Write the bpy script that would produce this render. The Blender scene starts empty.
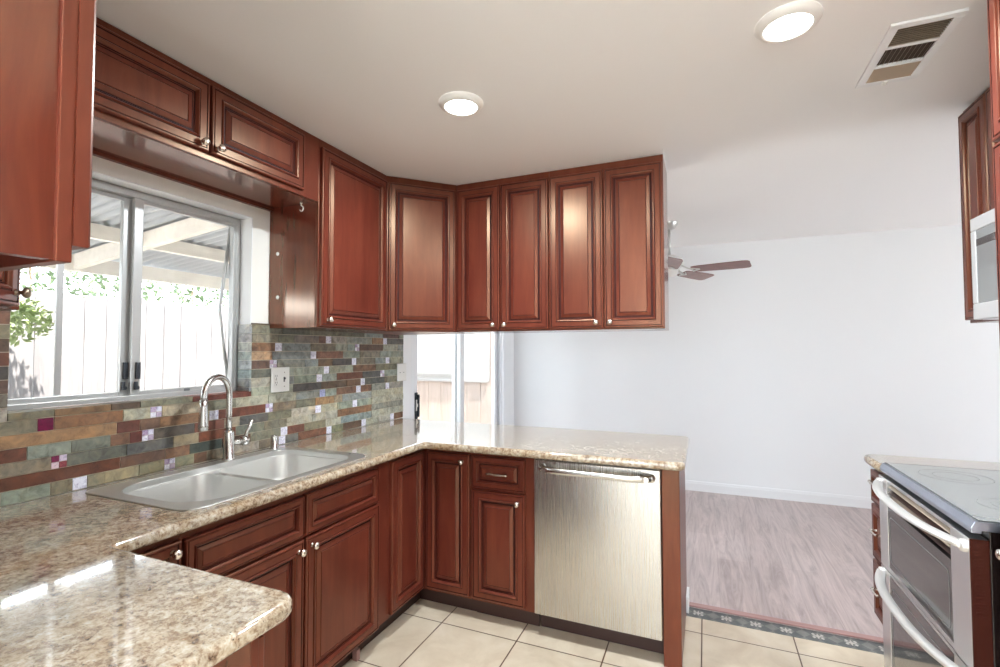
import bpy, bmesh, math, random
from mathutils import Vector, Matrix
C = bpy.context.scene.collection
sc = bpy.context.scene
PI = math.pi
V = Vector

# ------------------------------------------------------------------ camera
FPX = 485.0522
YAW, PITCH, ROLL = 0.3995, 0.0343, -0.0019
cam_d = bpy.data.cameras.new('camera')
cam = bpy.data.objects.new('camera', cam_d)
C.objects.link(cam)
cam_d.sensor_width = 36.0
cam_d.lens = FPX / 1000 * 36.0
cam_d.clip_start = 0.02
_f = V((-math.sin(YAW) * math.cos(PITCH), math.cos(YAW) * math.cos(PITCH), math.sin(PITCH)))
_r = V((math.cos(YAW), math.sin(YAW), 0))
_u = _r.cross(_f)
_r2 = math.cos(ROLL) * _r + math.sin(ROLL) * _u
_u2 = -math.sin(ROLL) * _r + math.cos(ROLL) * _u
M = Matrix((_r2, _u2, -_f)).transposed().to_4x4()
M.translation = V((2.0335, 0.0, 1.3983))
cam.matrix_world = M
sc.camera = cam

# ------------------------------------------------------------------ world, sun, exposure
sc.view_settings.view_transform = 'Standard'
sc.view_settings.look = 'None'
sc.view_settings.exposure = 0.62
sc.view_settings.gamma = 1.0
sc.view_settings.use_curve_mapping = False
sc.cycles.use_denoising = True
sc.cycles.max_bounces = 12
sc.cycles.diffuse_bounces = 6
sc.cycles.transparent_max_bounces = 16
sc.cycles.sample_clamp_indirect = 6.0
sc.cycles.caustics_reflective = False
sc.cycles.caustics_refractive = False
world = bpy.data.worlds.new('sky')
sc.world = world
world.use_nodes = True
_bg = world.node_tree.nodes['Background']
_bg.inputs['Color'].default_value = (0.80, 0.91, 1.0, 1)
_bg.inputs['Strength'].default_value = 7.0
sun_d = bpy.data.lights.new('sun', 'SUN')
sun_d.energy = 30.0
sun_d.angle = math.radians(1.0)
sun_d.color = (1.0, 0.95, 0.86)
sun = bpy.data.objects.new('sun', sun_d)
C.objects.link(sun)
sun.rotation_euler = (V((-0.32, 0.09, -0.945))).to_track_quat('-Z', 'Y').to_euler()
CAN_W = 21.0
CAN_COL = (0.87, 0.945, 1.0)

def portal(name, loc, direction, w, h):
    """sampling guide in a window opening: gives no light of its own"""
    d = bpy.data.lights.new(name, 'AREA')
    d.shape = 'RECTANGLE'; d.size = w; d.size_y = h
    d.cycles.is_portal = True
    o = bpy.data.objects.new(name, d); C.objects.link(o)
    o.location = loc
    o.rotation_euler = V(direction).to_track_quat('-Z', 'Z').to_euler()
portal('window_light', (-0.16, 1.255, 1.63), (1, 0, 0), 0.9, 0.86)
portal('door_light', (-0.16, 4.03, 1.03), (1, 0, 0), 1.84, 2.06)
portal('living_light', (7.72, 3.925, 1.35), (-1, 0, 0), 1.95, 1.7)
portal('dining_light', (2.0, -3.12, 1.25), (0, 1, 0), 2.4, 2.1)

# ------------------------------------------------------------------ materials
def mat(name, color=(0.8, 0.8, 0.8), rough=0.5, metal=0.0, coat=0.0, spec=0.5):
    m = bpy.data.materials.new(name); m.use_nodes = True
    b = m.node_tree.nodes['Principled BSDF']
    b.inputs['Base Color'].default_value = (*color, 1)
    b.inputs['Roughness'].default_value = rough
    b.inputs['Metallic'].default_value = metal
    b.inputs['Coat Weight'].default_value = coat
    b.inputs['Coat Roughness'].default_value = 0.12
    b.inputs['Specular IOR Level'].default_value = spec
    return m
def N(m, t, **kw):
    n = m.node_tree.nodes.new(t)
    for k, v in kw.items():
        if k in n.inputs: n.inputs[k].default_value = v
        else: setattr(n, k, v)
    return n
def L(m, a, ao, b, bi):
    m.node_tree.links.new(a.outputs[ao], b.inputs[bi])
def bsdf(m): return m.node_tree.nodes['Principled BSDF']
def coords(m, scale=(1, 1, 1), rot=(0, 0, 0), kind='Object'):
    t = N(m, 'ShaderNodeTexCoord'); p = N(m, 'ShaderNodeMapping')
    p.inputs['Scale'].default_value = scale; p.inputs['Rotation'].default_value = rot
    L(m, t, kind, p, 'Vector'); return p
def noise(m, vec, scale, detail=4, rough=0.55, dist=0.0):
    n = N(m, 'ShaderNodeTexNoise'); n.inputs['Scale'].default_value = scale
    n.inputs['Detail'].default_value = detail; n.inputs['Roughness'].default_value = rough
    n.inputs['Distortion'].default_value = dist
    L(m, vec, 'Vector', n, 'Vector'); return n
def ramp(m, src, out, stops, interp='LINEAR'):
    r = N(m, 'ShaderNodeValToRGB'); r.color_ramp.interpolation = interp
    e = r.color_ramp.elements
    while len(e) < len(stops): e.new(0.5)
    for el, (p, c) in zip(e, stops):
        el.position = p; el.color = (*c, 1) if len(c) == 3 else c
    L(m, src, out, r, 'Fac'); return r
def mix(m, fac, a, b, mode='MIX'):
    x = N(m, 'ShaderNodeMix', data_type='RGBA', blend_type=mode)
    for sock, v in (('Factor', fac), ('A', a), ('B', b)):
        s = [i for i in x.inputs if i.name == sock and i.type == ('VALUE' if sock == 'Factor' else 'RGBA')][0]
        if isinstance(v, tuple) and hasattr(v[0], 'outputs'): m.node_tree.links.new(v[0].outputs[v[1]], s)
        elif isinstance(v, tuple): s.default_value = (*v, 1) if len(v) == 3 else v
        else: s.default_value = v
    return x
def mixout(x): return [o for o in x.outputs if o.type == 'RGBA'][0]
def to(m, x, inp): m.node_tree.links.new(mixout(x), bsdf(m).inputs[inp])
def bump(m, src, out, strength=0.2, dist=0.002):
    b = N(m, 'ShaderNodeBump'); b.inputs['Strength'].default_value = strength; b.inputs['Distance'].default_value = dist
    L(m, src, out, b, 'Height'); L(m, b, 'Normal', bsdf(m), 'Normal'); return b
def srgb(r, g, b):
    f = lambda c: (c / 255 / 12.92) if c / 255 <= 0.04045 else ((c / 255 + 0.055) / 1.055) ** 2.4
    return (f(r), f(g), f(b))

def wood(name, a, b, rough, coat, scale=(9, 9, 1.1)):
    m = mat(name, a, rough, 0, coat)
    p = coords(m, scale); n = noise(m, p, 3.0, 5, 0.6, 0.6)
    p2 = coords(m, (1.5, 1.5, 0.9)); n2 = noise(m, p2, 2.3, 3)
    r = ramp(m, n, 'Fac', [(0.32, a), (0.72, b)])
    r2 = ramp(m, n2, 'Fac', [(0.35, (0.86, 0.84, 0.84)), (0.7, (1.08, 1.06, 1.04))])
    x = mix(m, 1.0, (r, 'Color'), (r2, 'Color'), 'MULTIPLY'); to(m, x, 'Base Color')
    return m
def cherry(name, crough, cior):
    m = wood(name, (0.096, 0.0165, 0.0112), (0.148, 0.0325, 0.0185), 0.45, 1.0); b = bsdf(m)
    b.inputs['Coat Roughness'].default_value = crough; b.inputs['Coat IOR'].default_value = cior; b.inputs['Specular IOR Level'].default_value = 0.15
    return m
CHERRY = cherry('cherry_wood', 0.33, 1.5)
_b = bsdf(CHERRY); _b.inputs['Coat Weight'].default_value = 0.0; _b.inputs['Roughness'].default_value = 0.33; _b.inputs['IOR'].default_value = 1.62
_b.inputs['Specular IOR Level'].default_value = 0.5; _b.inputs['Specular Tint'].default_value = (1.0, 0.72, 0.46, 1)
CHERRY_PANEL = cherry('cherry_veneer_panel', 0.11, 1.5)
_b = bsdf(CHERRY_PANEL); _b.inputs['Coat Weight'].default_value = 0.0; _b.inputs['Roughness'].default_value = 0.13; _b.inputs['IOR'].default_value = 2.1
_b.inputs['Specular IOR Level'].default_value = 0.5; _b.inputs['Specular Tint'].default_value = (1.0, 0.74, 0.54, 1)
GLAZE = mat('dark_glaze', (0.020, 0.005, 0.004), 0.5, 0, 0.0, 0.2)
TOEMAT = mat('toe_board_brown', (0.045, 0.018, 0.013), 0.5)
INSIDE = mat('cabinet_inside', (0.30, 0.16, 0.09), 0.5)
NICKEL = mat('brushed_nickel', (0.72, 0.67, 0.60), 0.24, 1.0)
BRONZE = mat('aged_pewter', (0.30, 0.24, 0.18), 0.3, 1.0)
CHROME = mat('brushed_steel', (0.66, 0.65, 0.63), 0.22, 1.0)
BLACK = mat('black_plastic', (0.012, 0.012, 0.013), 0.35)
BLACKGLOSS = mat('black_enamel', (0.014, 0.009, 0.008), 0.10, 0, 0.5)
WHITE = mat('white_paint_trim', (0.82, 0.83, 0.84), 0.35)
WHITEPL = mat('white_plastic', (0.80, 0.80, 0.77), 0.35)
ALU = mat('window_aluminium', (0.44, 0.44, 0.43), 0.38, 0.6)
DARKMETAL = mat('dark_metal', (0.05, 0.055, 0.065), 0.4, 0.6)
BLUEGREY = mat('plate_marks', (0.15, 0.16, 0.16), 0.5)

def steel(name, col, rough, axis):
    m = mat(name, col, rough, 1.0)
    s = {'z': (1, 1, 0.004), 'h': (0.03, 0.03, 1)}[axis]
    p = coords(m, (s[0] * 420, s[1] * 420, s[2] * 420)); n = noise(m, p, 2.0, 2)
    r = ramp(m, n, 'Fac', [(0.3, (rough * 0.95,) * 3), (0.7, (rough * 1.05,) * 3)])
    L(m, r, 'Color', bsdf(m), 'Roughness')
    c = ramp(m, n, 'Fac', [(0.3, tuple(v * 0.985 for v in col)), (0.7, tuple(min(1, v * 1.015) for v in col))])
    L(m, c, 'Color', bsdf(m), 'Base Color')
    bsdf(m).inputs['Anisotropic'].default_value = 0.0
    return m
STEEL_DW = steel('stainless_front', (0.55, 0.525, 0.485), 0.27, 'z')
STEEL_SINK = mat('stainless_sink', (0.80, 0.80, 0.78), 0.36, 1.0)
STEEL_RANGE = steel('stainless_range', (0.74, 0.73, 0.73), 0.30, 'z')

def wallpaint(name, col, bscale=260, bs=0.12):
    m = mat(name, col, 0.65, spec=0.3)
    p = coords(m); n = noise(m, p, bscale, 2); bump(m, n, 'Fac', bs, 0.001); return m
WALLP = wallpaint('wall_paint', (0.85, 0.865, 0.875))
WALLK = wallpaint('kitchen_wall_paint', (0.80, 0.78, 0.72))
CEILP = wallpaint('ceiling_paint', (0.87, 0.87, 0.87), 120, 0.35)

def granite():
    m = mat('granite', (0.5, 0.42, 0.33), 0.13, 0, 0.9); bsdf(m).inputs['Coat Roughness'].default_value = 0.04
    p = coords(m)
    n1 = noise(m, p, 64, 6, 0.74, 0.3)
    base = ramp(m, n1, 'Fac', [(0.32, srgb(74, 58, 46)), (0.41, srgb(138, 114, 92)), (0.53, srgb(180, 165, 142)), (0.70, srgb(206, 199, 186))])
    n2 = noise(m, p, 9, 4, 0.6, 0.8)
    tint = ramp(m, n2, 'Fac', [(0.35, srgb(204, 186, 162)), (0.52, (1, 1, 1)), (0.68, srgb(214, 214, 216))])
    x = mix(m, 0.75, (base, 'Color'), (tint, 'Color'), 'MULTIPLY')
    v = N(m, 'ShaderNodeTexVoronoi'); v.inputs['Scale'].default_value = 120; L(m, p, 'Vector', v, 'Vector')
    n3 = noise(m, p, 34, 3, 0.6)
    sp = ramp(m, v, 'Distance', [(0.10, (1, 1, 1)), (0.26, (0, 0, 0))])
    msk = ramp(m, n3, 'Fac', [(0.46, (0, 0, 0)), (0.56, (1, 1, 1))])
    mm = mix(m, 1.0, (sp, 'Color'), (msk, 'Color'), 'MULTIPLY')
    y = N(m, 'ShaderNodeMix', data_type='RGBA')
    fs = [i for i in y.inputs if i.name == 'Factor' and i.type == 'VALUE'][0]
    A = [i for i in y.inputs if i.name == 'A' and i.type == 'RGBA'][0]
    B = [i for i in y.inputs if i.name == 'B' and i.type == 'RGBA'][0]
    m.node_tree.links.new(mixout(mm), fs); m.node_tree.links.new(mixout(x), A); B.default_value = (*srgb(58, 44, 36), 1)
    to(m, y, 'Base Color')
    return m
GRANITE = granite()

def tilefloor():
    m = mat('floor_tile', (0.7, 0.6, 0.5), 0.32, 0, 0.0)
    t = N(m, 'ShaderNodeTexCoord')
    sx = N(m, 'ShaderNodeSeparateXYZ'); L(m, t, 'Object', sx, 'Vector')
    def cell(axis, off):
        a = N(m, 'ShaderNodeMath', operation='SUBTRACT'); L(m, sx, axis, a, 0); a.inputs[1].default_value = off
        d = N(m, 'ShaderNodeMath', operation='DIVIDE'); L(m, a, 0, d, 0); d.inputs[1].default_value = 0.4102
        f = N(m, 'ShaderNodeMath', operation='FRACT'); L(m, d, 0, f, 0)
        s = N(m, 'ShaderNodeMath', operation='SUBTRACT'); L(m, f, 0, s, 0); s.inputs[1].default_value = 0.5
        ab = N(m, 'ShaderNodeMath', operation='ABSOLUTE'); L(m, s, 0, ab, 0)
        fl = N(m, 'ShaderNodeMath', operation='FLOOR'); L(m, d, 0, fl, 0)
        return ab, fl
    ax, fx = cell('X', 0.7676); ay, fy = cell('Y', 2.2234)
    mx = N(m, 'ShaderNodeMath', operation='MAXIMUM'); L(m, ax, 0, mx, 0); L(m, ay, 0, mx, 1)
    g = N(m, 'ShaderNodeMath', operation='GREATER_THAN'); L(m, mx, 0, g, 0); g.inputs[1].default_value = 0.4925
    cb = N(m, 'ShaderNodeCombineXYZ'); L(m, fx, 0, cb, 'X'); L(m, fy, 0, cb, 'Y')
    wn = N(m, 'ShaderNodeTexWhiteNoise'); L(m, cb, 'Vector', wn, 'Vector')
    p = coords(m); n = noise(m, p, 5, 5, 0.6, 0.5)
    c = ramp(m, n, 'Fac', [(0.3, srgb(198, 180, 156)), (0.55, srgb(214, 199, 176)), (0.75, srgb(222, 209, 190))])
    v = ramp(m, wn, 'Value', [(0, (0.95, 0.95, 0.95)), (1, (1.03, 1.03, 1.03))])
    x = mix(m, 1.0, (c, 'Color'), (v, 'Color'), 'MULTIPLY')
    y = N(m, 'ShaderNodeMix', data_type='RGBA')
    fs = [i for i in y.inputs if i.name == 'Factor' and i.type == 'VALUE'][0]
    A = [i for i in y.inputs if i.name == 'A' and i.type == 'RGBA'][0]
    B = [i for i in y.inputs if i.name == 'B' and i.type == 'RGBA'][0]
    L(m, g, 0, y, list(y.inputs).index(fs)); m.node_tree.links.new(mixout(x), A); B.default_value = (*srgb(92, 66, 50), 1)
    to(m, y, 'Base Color')
    inv = N(m, 'ShaderNodeMath', operation='SUBTRACT'); inv.inputs[0].default_value = 1; L(m, g, 0, inv, 1)
    bump(m, inv, 0, 0.4, 0.002)
    return m
FLOORTILE = tilefloor()

def laminate():
    m = mat('laminate_planks', (0.4, 0.3, 0.3), 0.28, 0, 0.15)
    p = coords(m)
    br = N(m, 'ShaderNodeTexBrick'); 
    mp = coords(m, (1, 1, 1), (0, 0, PI / 2)); L(m, mp, 'Vector', br, 'Vector')
    br.inputs['Scale'].default_value = 1.0; br.inputs['Brick Width'].default_value = 1.2; br.inputs['Row Height'].default_value = 0.19
    br.inputs['Mortar Size'].default_value = 0.0012; br.offset = 0.37
    br.inputs['Color1'].default_value = (*srgb(172, 154, 150), 1); br.inputs['Color2'].default_value = (*srgb(180, 163, 159), 1)
    br.inputs['Mortar'].default_value = (*srgb(160, 142, 138), 1)
    p2 = coords(m, (17, 1.5, 1)); n = noise(m, p2, 1.0, 6, 0.68, 1.6)
    r = ramp(m, n, 'Fac', [(0.3, (0.62, 0.60, 0.60)), (0.5, (0.96, 0.96, 0.96)), (0.7, (1.22, 1.22, 1.23))])
    x = mix(m, 1.0, (br, 'Color'), (r, 'Color'), 'MULTIPLY'); to(m, x, 'Base Color')
    return m
LAMINATE = laminate()
REDUCER = wood('reducer_wood', srgb(150, 112, 108), srgb(176, 136, 130), 0.35, 0.1, (2, 30, 2))

def mosaic():
    m = mat('border_mosaic', (0.2, 0.2, 0.2), 0.3)
    p = coords(m, (1, 1, 1), (0, 0, PI / 4))
    ch = N(m, 'ShaderNodeTexChecker'); L(m, p, 'Vector', ch, 'Vector'); ch.inputs['Scale'].default_value = 21
    ch.inputs['Color1'].default_value = (*srgb(92, 94, 94), 1); ch.inputs['Color2'].default_value = (*srgb(122, 122, 118), 1)
    p2 = coords(m); n = noise(m, p2, 22, 3); r = ramp(m, n, 'Fac', [(0.3, (0.65, 0.66, 0.66)), (0.7, (1.15, 1.12, 1.08))])
    x = mix(m, 1.0, (ch, 'Color'), (r, 'Color'), 'MULTIPLY'); to(m, x, 'Base Color'); return m
MOSAIC = mosaic()
MOSAICLIGHT = mat('border_pale_stone', srgb(196, 190, 182), 0.3)
GROUTDARK = mat('border_grout', srgb(52, 48, 46), 0.7)

def slate():
    m = mat('slate_tile', (0.3, 0.3, 0.3), 0.42)
    a = N(m, 'ShaderNodeVertexColor'); a.layer_name = 'tile'
    p = coords(m); n = noise(m, p, 30, 5, 0.65, 0.6); n2 = noise(m, p, 11, 3, 0.5, 1.0)
    r = ramp(m, n, 'Fac', [(0.28, (0.45, 0.41, 0.38)), (0.48, (0.95, 0.95, 0.95)), (0.72, (1.5, 1.46, 1.38))])
    r2 = ramp(m, n2, 'Fac', [(0.45, (1, 1, 1)), (0.66, (1.12, 1.0, 0.86))])
    x = mix(m, 1.0, (a, 'Color'), (r, 'Color'), 'MULTIPLY')
    x2 = N(m, 'ShaderNodeMix', data_type='RGBA', blend_type='MULTIPLY')
    fs = [i for i in x2.inputs if i.name == 'Factor' and i.type == 'VALUE'][0]; fs.default_value = 0.8
    A = [i for i in x2.inputs if i.name == 'A' and i.type == 'RGBA'][0]; B = [i for i in x2.inputs if i.name == 'B' and i.type == 'RGBA'][0]
    m.node_tree.links.new(mixout(x), A); m.node_tree.links.new(r2.outputs['Color'], B)
    to(m, x2, 'Base Color'); bump(m, n, 'Fac', 0.5, 0.003); return m
SLATE = slate()
def accentglass():
    m = mat('glass_accent', (0.8, 0.8, 0.9), 0.12, 0, 0.5)
    a = N(m, 'ShaderNodeVertexColor'); a.layer_name = 'tile'
    p = coords(m); n = noise(m, p, 60, 3, 0.6, 1.5)
    r = ramp(m, n, 'Fac', [(0.36, (0.55, 0.50, 0.62)), (0.5, (1, 1, 1)), (0.7, (1.1, 1.1, 1.1))])
    x = mix(m, 0.8, (a, 'Color'), (r, 'Color'), 'MULTIPLY'); to(m, x, 'Base Color'); return m
ACCENT = accentglass()
TILEGROUT = mat('tile_grout', srgb(190, 180, 160), 0.8)

def glassmat():
    m = bpy.data.materials.new('window_glass'); m.use_nodes = True
    nt = m.node_tree; nt.nodes.clear()
    o = nt.nodes.new('ShaderNodeOutputMaterial'); t = nt.nodes.new('ShaderNodeBsdfTransparent')
    g = nt.nodes.new('ShaderNodeBsdfGlossy'); g.inputs['Roughness'].default_value = 0.02
    lw = nt.nodes.new('ShaderNodeLayerWeight'); lw.inputs['Blend'].default_value = 0.5
    pw = nt.nodes.new('ShaderNodeMath'); pw.operation = 'POWER'; pw.inputs[1].default_value = 4.0
    f = nt.nodes.new('ShaderNodeMath'); f.operation = 'MULTIPLY_ADD'; f.inputs[1].default_value = 0.45; f.inputs[2].default_value = 0.02
    nt.links.new(lw.outputs['Facing'], pw.inputs[0]); nt.links.new(pw.outputs[0], f.inputs[0])
    x = nt.nodes.new('ShaderNodeMixShader')
    nt.links.new(f.outputs[0], x.inputs[0]); nt.links.new(t.outputs[0], x.inputs[1]); nt.links.new(g.outputs[0], x.inputs[2])
    nt.links.new(x.outputs[0], o.inputs[0]); return m
GLASS = glassmat()
OVENGLASS = mat('oven_glass', (0.035, 0.028, 0.027), 0.05, 0, 0.6)
COOKGLASS = mat('cooktop_glass', (0.20, 0.215, 0.21), 0.10, 0, 0.5)
def emis(name, col, s):
    m = bpy.data.materials.new(name); m.use_nodes = True; b = bsdf(m)
    b.inputs['Base Color'].default_value = (*col, 1)
    b.inputs['Emission Color'].default_value = (*col, 1); b.inputs['Emission Strength'].default_value = s; return m
LENS = emis('lamp_lens', (1.0, 0.97, 0.92), 5.0)
LAMPRING = mat('lamp_ring', (0.82, 0.81, 0.78), 0.4)
FENCEW = wood('fence_boards_grey', srgb(106, 104, 106), srgb(126, 124, 126), 0.8, 0, (14, 14, 1.2))
FENCET = wood('fence_boards_tan', srgb(124, 112, 104), srgb(146, 134, 126), 0.8, 0, (14, 14, 1.2))
BEAMW = wood('patio_beam_paint', srgb(222, 216, 206), srgb(236, 231, 222), 0.7, 0, (6, 1, 6))
ROOFM = mat('corrugated_sheet', srgb(176, 178, 182), 0.5, 0.2)
CONCRETE = wallpaint('patio_concrete', srgb(196, 190, 182), 60, 0.3)
LEAF = mat('leaf_green', srgb(132, 146, 96), 0.5)
LEAF2 = mat('leaf_olive', srgb(78, 96, 66), 0.5)
BARK = wood('bark', srgb(120, 100, 84), srgb(150, 130, 110), 0.9, 0)
LATTICE = mat('white_lattice', (0.86, 0.85, 0.83), 0.5)
LATTICEHOLE = mat('lattice_holes', (0.13, 0.125, 0.12), 0.7)
BLADE = wood('fan_blade_wood', srgb(112, 76, 72), srgb(134, 94, 88), 0.35, 0.2, (3, 30, 30))
FANMETAL = mat('fan_metal', (0.62, 0.62, 0.60), 0.3, 1.0)
LOUVRE = mat('vent_louvre_tan', srgb(176, 160, 142), 0.5, 0.1)
VENTDARK = mat('vent_duct_dark', (0.07, 0.048, 0.034), 0.7)
DOORFRAME = mat('white_vinyl', (0.84, 0.86, 0.88), 0.35)
MWGLASS = mat('microwave_glass', (0.30, 0.31, 0.31), 0.10, 0.3, 0.4)
MWBAND = mat('microwave_band', (0.06, 0.05, 0.05), 0.2)

# ------------------------------------------------------------------ mesh helpers
def nb(): return bmesh.new()
def quad(bm, pts, mi=0):
    f = bm.faces.new([bm.verts.new(p) for p in pts]); f.material_index = mi; return f
def bx(bm, x0, x1, y0, y1, z0, z1, mi=0):
    v = [bm.verts.new((x, y, z)) for z in (z0, z1) for y in (y0, y1) for x in (x0, x1)]
    fs = []
    for idx in ((0, 2, 3, 1), (4, 5, 7, 6), (0, 1, 5, 4), (2, 6, 7, 3), (0, 4, 6, 2), (1, 3, 7, 5)):
        f = bm.faces.new([v[i] for i in idx]); f.material_index = mi; fs.append(f)
    return fs
def bxo(bm, O, U, Nn, u0, u1, v0, v1, w0, w1, mi=0):
    O, U, Nn = V(O), V(U), V(Nn); Z = V((0, 0, 1))
    P = lambda u, v, w: O + U * u + Z * v + Nn * w
    v = [bm.verts.new(P(a, b, c)) for c in (w0, w1) for b in (v0, v1) for a in (u0, u1)]
    for idx in ((0, 2, 3, 1), (4, 5, 7, 6), (0, 1, 5, 4), (2, 6, 7, 3), (0, 4, 6, 2), (1, 3, 7, 5)):
        f = bm.faces.new([v[i] for i in idx]); f.material_index = mi
def axes(d):
    d = V(d).normalized(); a = V((0, 0, 1)) if abs(d.z) < 0.9 else V((1, 0, 0))
    x = d.cross(a).normalized(); y = d.cross(x).normalized(); return d, x, y
def lathe(bm, O, d, prof, seg=20, mi=0, smooth=True):
    O = V(O); d, x, y = axes(d); rings = []
    for r, h in prof:
        if r < 1e-6: rings.append([bm.verts.new(O + d * h)])
        else: rings.append([bm.verts.new(O + d * h + (x * math.cos(2 * PI * i / seg) + y * math.sin(2 * PI * i / seg)) * r) for i in range(seg)])
    for a, b in zip(rings, rings[1:]):
        for i in range(seg):
            j = (i + 1) % seg
            if len(a) == 1 and len(b) == 1: continue
            if len(a) == 1: f = bm.faces.new((a[0], b[i], b[j]))
            elif len(b) == 1: f = bm.faces.new((a[i], b[0], a[j]))
            else: f = bm.faces.new((a[i], b[i], b[j], a[j]))
            f.material_index = mi; f.smooth = smooth
def tube(bm, pts, r, seg=10, mi=0, flat=None):
    """sweep; r a number or list; flat=(sx,sy) squashes the section"""
    pts = [V(p) for p in pts]; n = len(pts); rs = r if isinstance(r, (list, tuple)) else [r] * n
    rings = []; ux = None
    for i, p in enumerate(pts):
        t = (pts[min(i + 1, n - 1)] - pts[max(i - 1, 0)]).normalized()
        if ux is None: _, ux, _ = axes(t)
        ux = (ux - t * ux.dot(t)).normalized(); uy = t.cross(ux).normalized()
        sx, sy = flat or (1, 1)
        rings.append([bm.verts.new(p + (ux * math.cos(2 * PI * k / seg) * sx + uy * math.sin(2 * PI * k / seg) * sy) * rs[i]) for k in range(seg)])
    for a, b in zip(rings, rings[1:]):
        for k in range(seg):
            j = (k + 1) % seg; f = bm.faces.new((a[k], a[j], b[j], b[k])); f.material_index = mi; f.smooth = True
    for rg in (rings[0], rings[-1]):
        f = bm.faces.new(rg); f.material_index = mi
def arc(c, r, a0, a1, n, ax, ay):
    c, ax, ay = V(c), V(ax), V(ay)
    return [c + ax * (r * math.cos(a0 + (a1 - a0) * i / n)) + ay * (r * math.sin(a0 + (a1 - a0) * i / n)) for i in range(n + 1)]
def rrect(x0, x1, y0, y1, r, n=8):
    """rounded rectangle outline; r one radius or four (x0y0, x1y0, x1y1, x0y1)"""
    rr = r if isinstance(r, (list, tuple)) else [r] * 4; out = []
    for (cx, cy, a, q) in ((x0 + rr[0], y0 + rr[0], PI, rr[0]), (x1 - rr[1], y0 + rr[1], 1.5 * PI, rr[1]), (x1 - rr[2], y1 - rr[2], 0, rr[2]), (x0 + rr[3], y1 - rr[3], 0.5 * PI, rr[3])):
        for i in range(n + 1):
            t = a + PI / 2 * i / n; out.append((cx + q * math.cos(t), cy + q * math.sin(t)))
    return out
def plate(outline, holes, z0, z1, bev, res=4):
    """slab from a 2D outline with holes and rounded edges -> bmesh"""
    cu = bpy.data.curves.new('tmp', 'CURVE'); cu.dimensions = '2D'; cu.fill_mode = 'BOTH'
    for pts in [outline] + holes:
        s = cu.splines.new('POLY'); s.points.add(len(pts) - 1); s.use_cyclic_u = True
        for p, q in zip(s.points, pts): p.co = (q[0], q[1], 0, 1)
    cu.extrude = max(1e-5, (z1 - z0) / 2 - bev); cu.bevel_depth = bev; cu.bevel_resolution = res
    o = bpy.data.objects.new('tmp', cu); C.objects.link(o)
    bpy.context.view_layer.update()
    me = bpy.data.meshes.new_from_object(o.evaluated_get(bpy.context.evaluated_depsgraph_get()))
    bm = nb(); bm.from_mesh(me); bpy.data.meshes.remove(me)
    bpy.data.objects.remove(o); bpy.data.curves.remove(cu)
    for v in bm.verts: v.co.z += (z0 + z1) / 2
    bmesh.ops.remove_doubles(bm, verts=bm.verts, dist=1e-5)
    for f in bm.faces: f.material_index = 0; f.smooth = False
    return bm

def thing(name, label, cat, loc, group=None):
    o = bpy.data.objects.new(name, None); C.objects.link(o); o.location = loc; o.empty_display_size = 0.05
    o['label'] = label; o['category'] = cat
    if group: o['group'] = group
    return o
def rootloc(o):
    while o.parent is not None: o = o.parent
    return o.location
def obj(name, bm, m, parent=None, bevel=0.0, smooth=False, seg=2, label=None, recalc=True):
    if recalc: bmesh.ops.recalc_face_normals(bm, faces=bm.faces)
    if parent is not None:
        l = rootloc(parent)
        for v in bm.verts: v.co -= l
    me = bpy.data.meshes.new(name); bm.to_mesh(me); bm.free()
    for x in (m if isinstance(m, (list, tuple)) else [m]): me.materials.append(x)
    o = bpy.data.objects.new(name, me); C.objects.link(o)
    if parent is not None: o.parent = parent
    if smooth:
        for p in me.polygons: p.use_smooth = True
    if bevel:
        b = o.modifiers.new('bevel', 'BEVEL'); b.width = bevel; b.segments = seg; b.limit_method = 'ANGLE'; b.angle_limit = math.radians(40)
    if label: o['label'] = label
    return o
def tag(o, label, cat, group=None):
    o['label'] = label; o['category'] = cat
    if group: o['group'] = group
    return o
def struct(name, bm, m, **k):
    o = obj(name, bm, m, **k); o['kind'] = 'structure'; return o

# ------------------------------------------------------------------ cabinet helpers
RINGS = [(0, 0), (0, .0155), (.002, .0185), (.0045, .020), (.0090, .020), (.0100, .0170), (.0120, .0170), (.0135, .020), (.0375, .020), (.0385, .0180), (.0400, .0180), (.0415, .0225), (.0440, .0240), (.0470, .0230), (.0500, .0185), (.0525, .0165), (.054, .0115), (.0575, .0115), (.059, .0090), (.0630, .0090), (.064, .0110), (.080, .0175), (.0812, .0155), (.0832, .0155), (.0845, .0178)]
DARKR = {4, 5, 8, 9, 16, 18, 22}
def door_bm(O, U, Nn, u0, u1, v0, v1, s=None):
    bm = nb(); O, U, Nn = V(O), V(U), V(Nn); Z = V((0, 0, 1))
    w, h = u1 - u0, v1 - v0
    if s is None: s = min(1.0, min(w, h) / 2 * 0.72 / .0845)
    prev = None
    for k, (i, d) in enumerate(RINGS):
        i *= s
        ring = [bm.verts.new(O + U * a + Z * b + Nn * d) for a, b in ((u0 + i, v0 + i), (u1 - i, v0 + i), (u1 - i, v1 - i), (u0 + i, v1 - i))]
        if prev:
            for q in range(4):
                f = bm.faces.new((prev[q], prev[(q + 1) % 4], ring[(q + 1) % 4], ring[q])); f.material_index = 1 if k - 1 in DARKR else 0
        else: bm.faces.new(ring)
        prev = ring
    bm.faces.new(prev)
    return bm
def door(root, O, U, Nn, u0, u1, v0, v1, name='door', s=None):
    return obj(name, door_bm(O, U, Nn, u0, u1, v0, v1, s), [CHERRY, GLAZE], root)
def knob(parent, P, d, m=None, r=0.0145):
    bm = nb()
    lathe(bm, P, d, [(0, 0), (.009, 0), (.009, .002), (.0055, .004), (.005, .013), (r * .75, .0165), (r, .021), (r, .024), (r * .8, .0285), (r * .4, .031), (0, .0318)], 20)
    return obj('knob', bm, m or NICKEL, parent)
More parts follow.
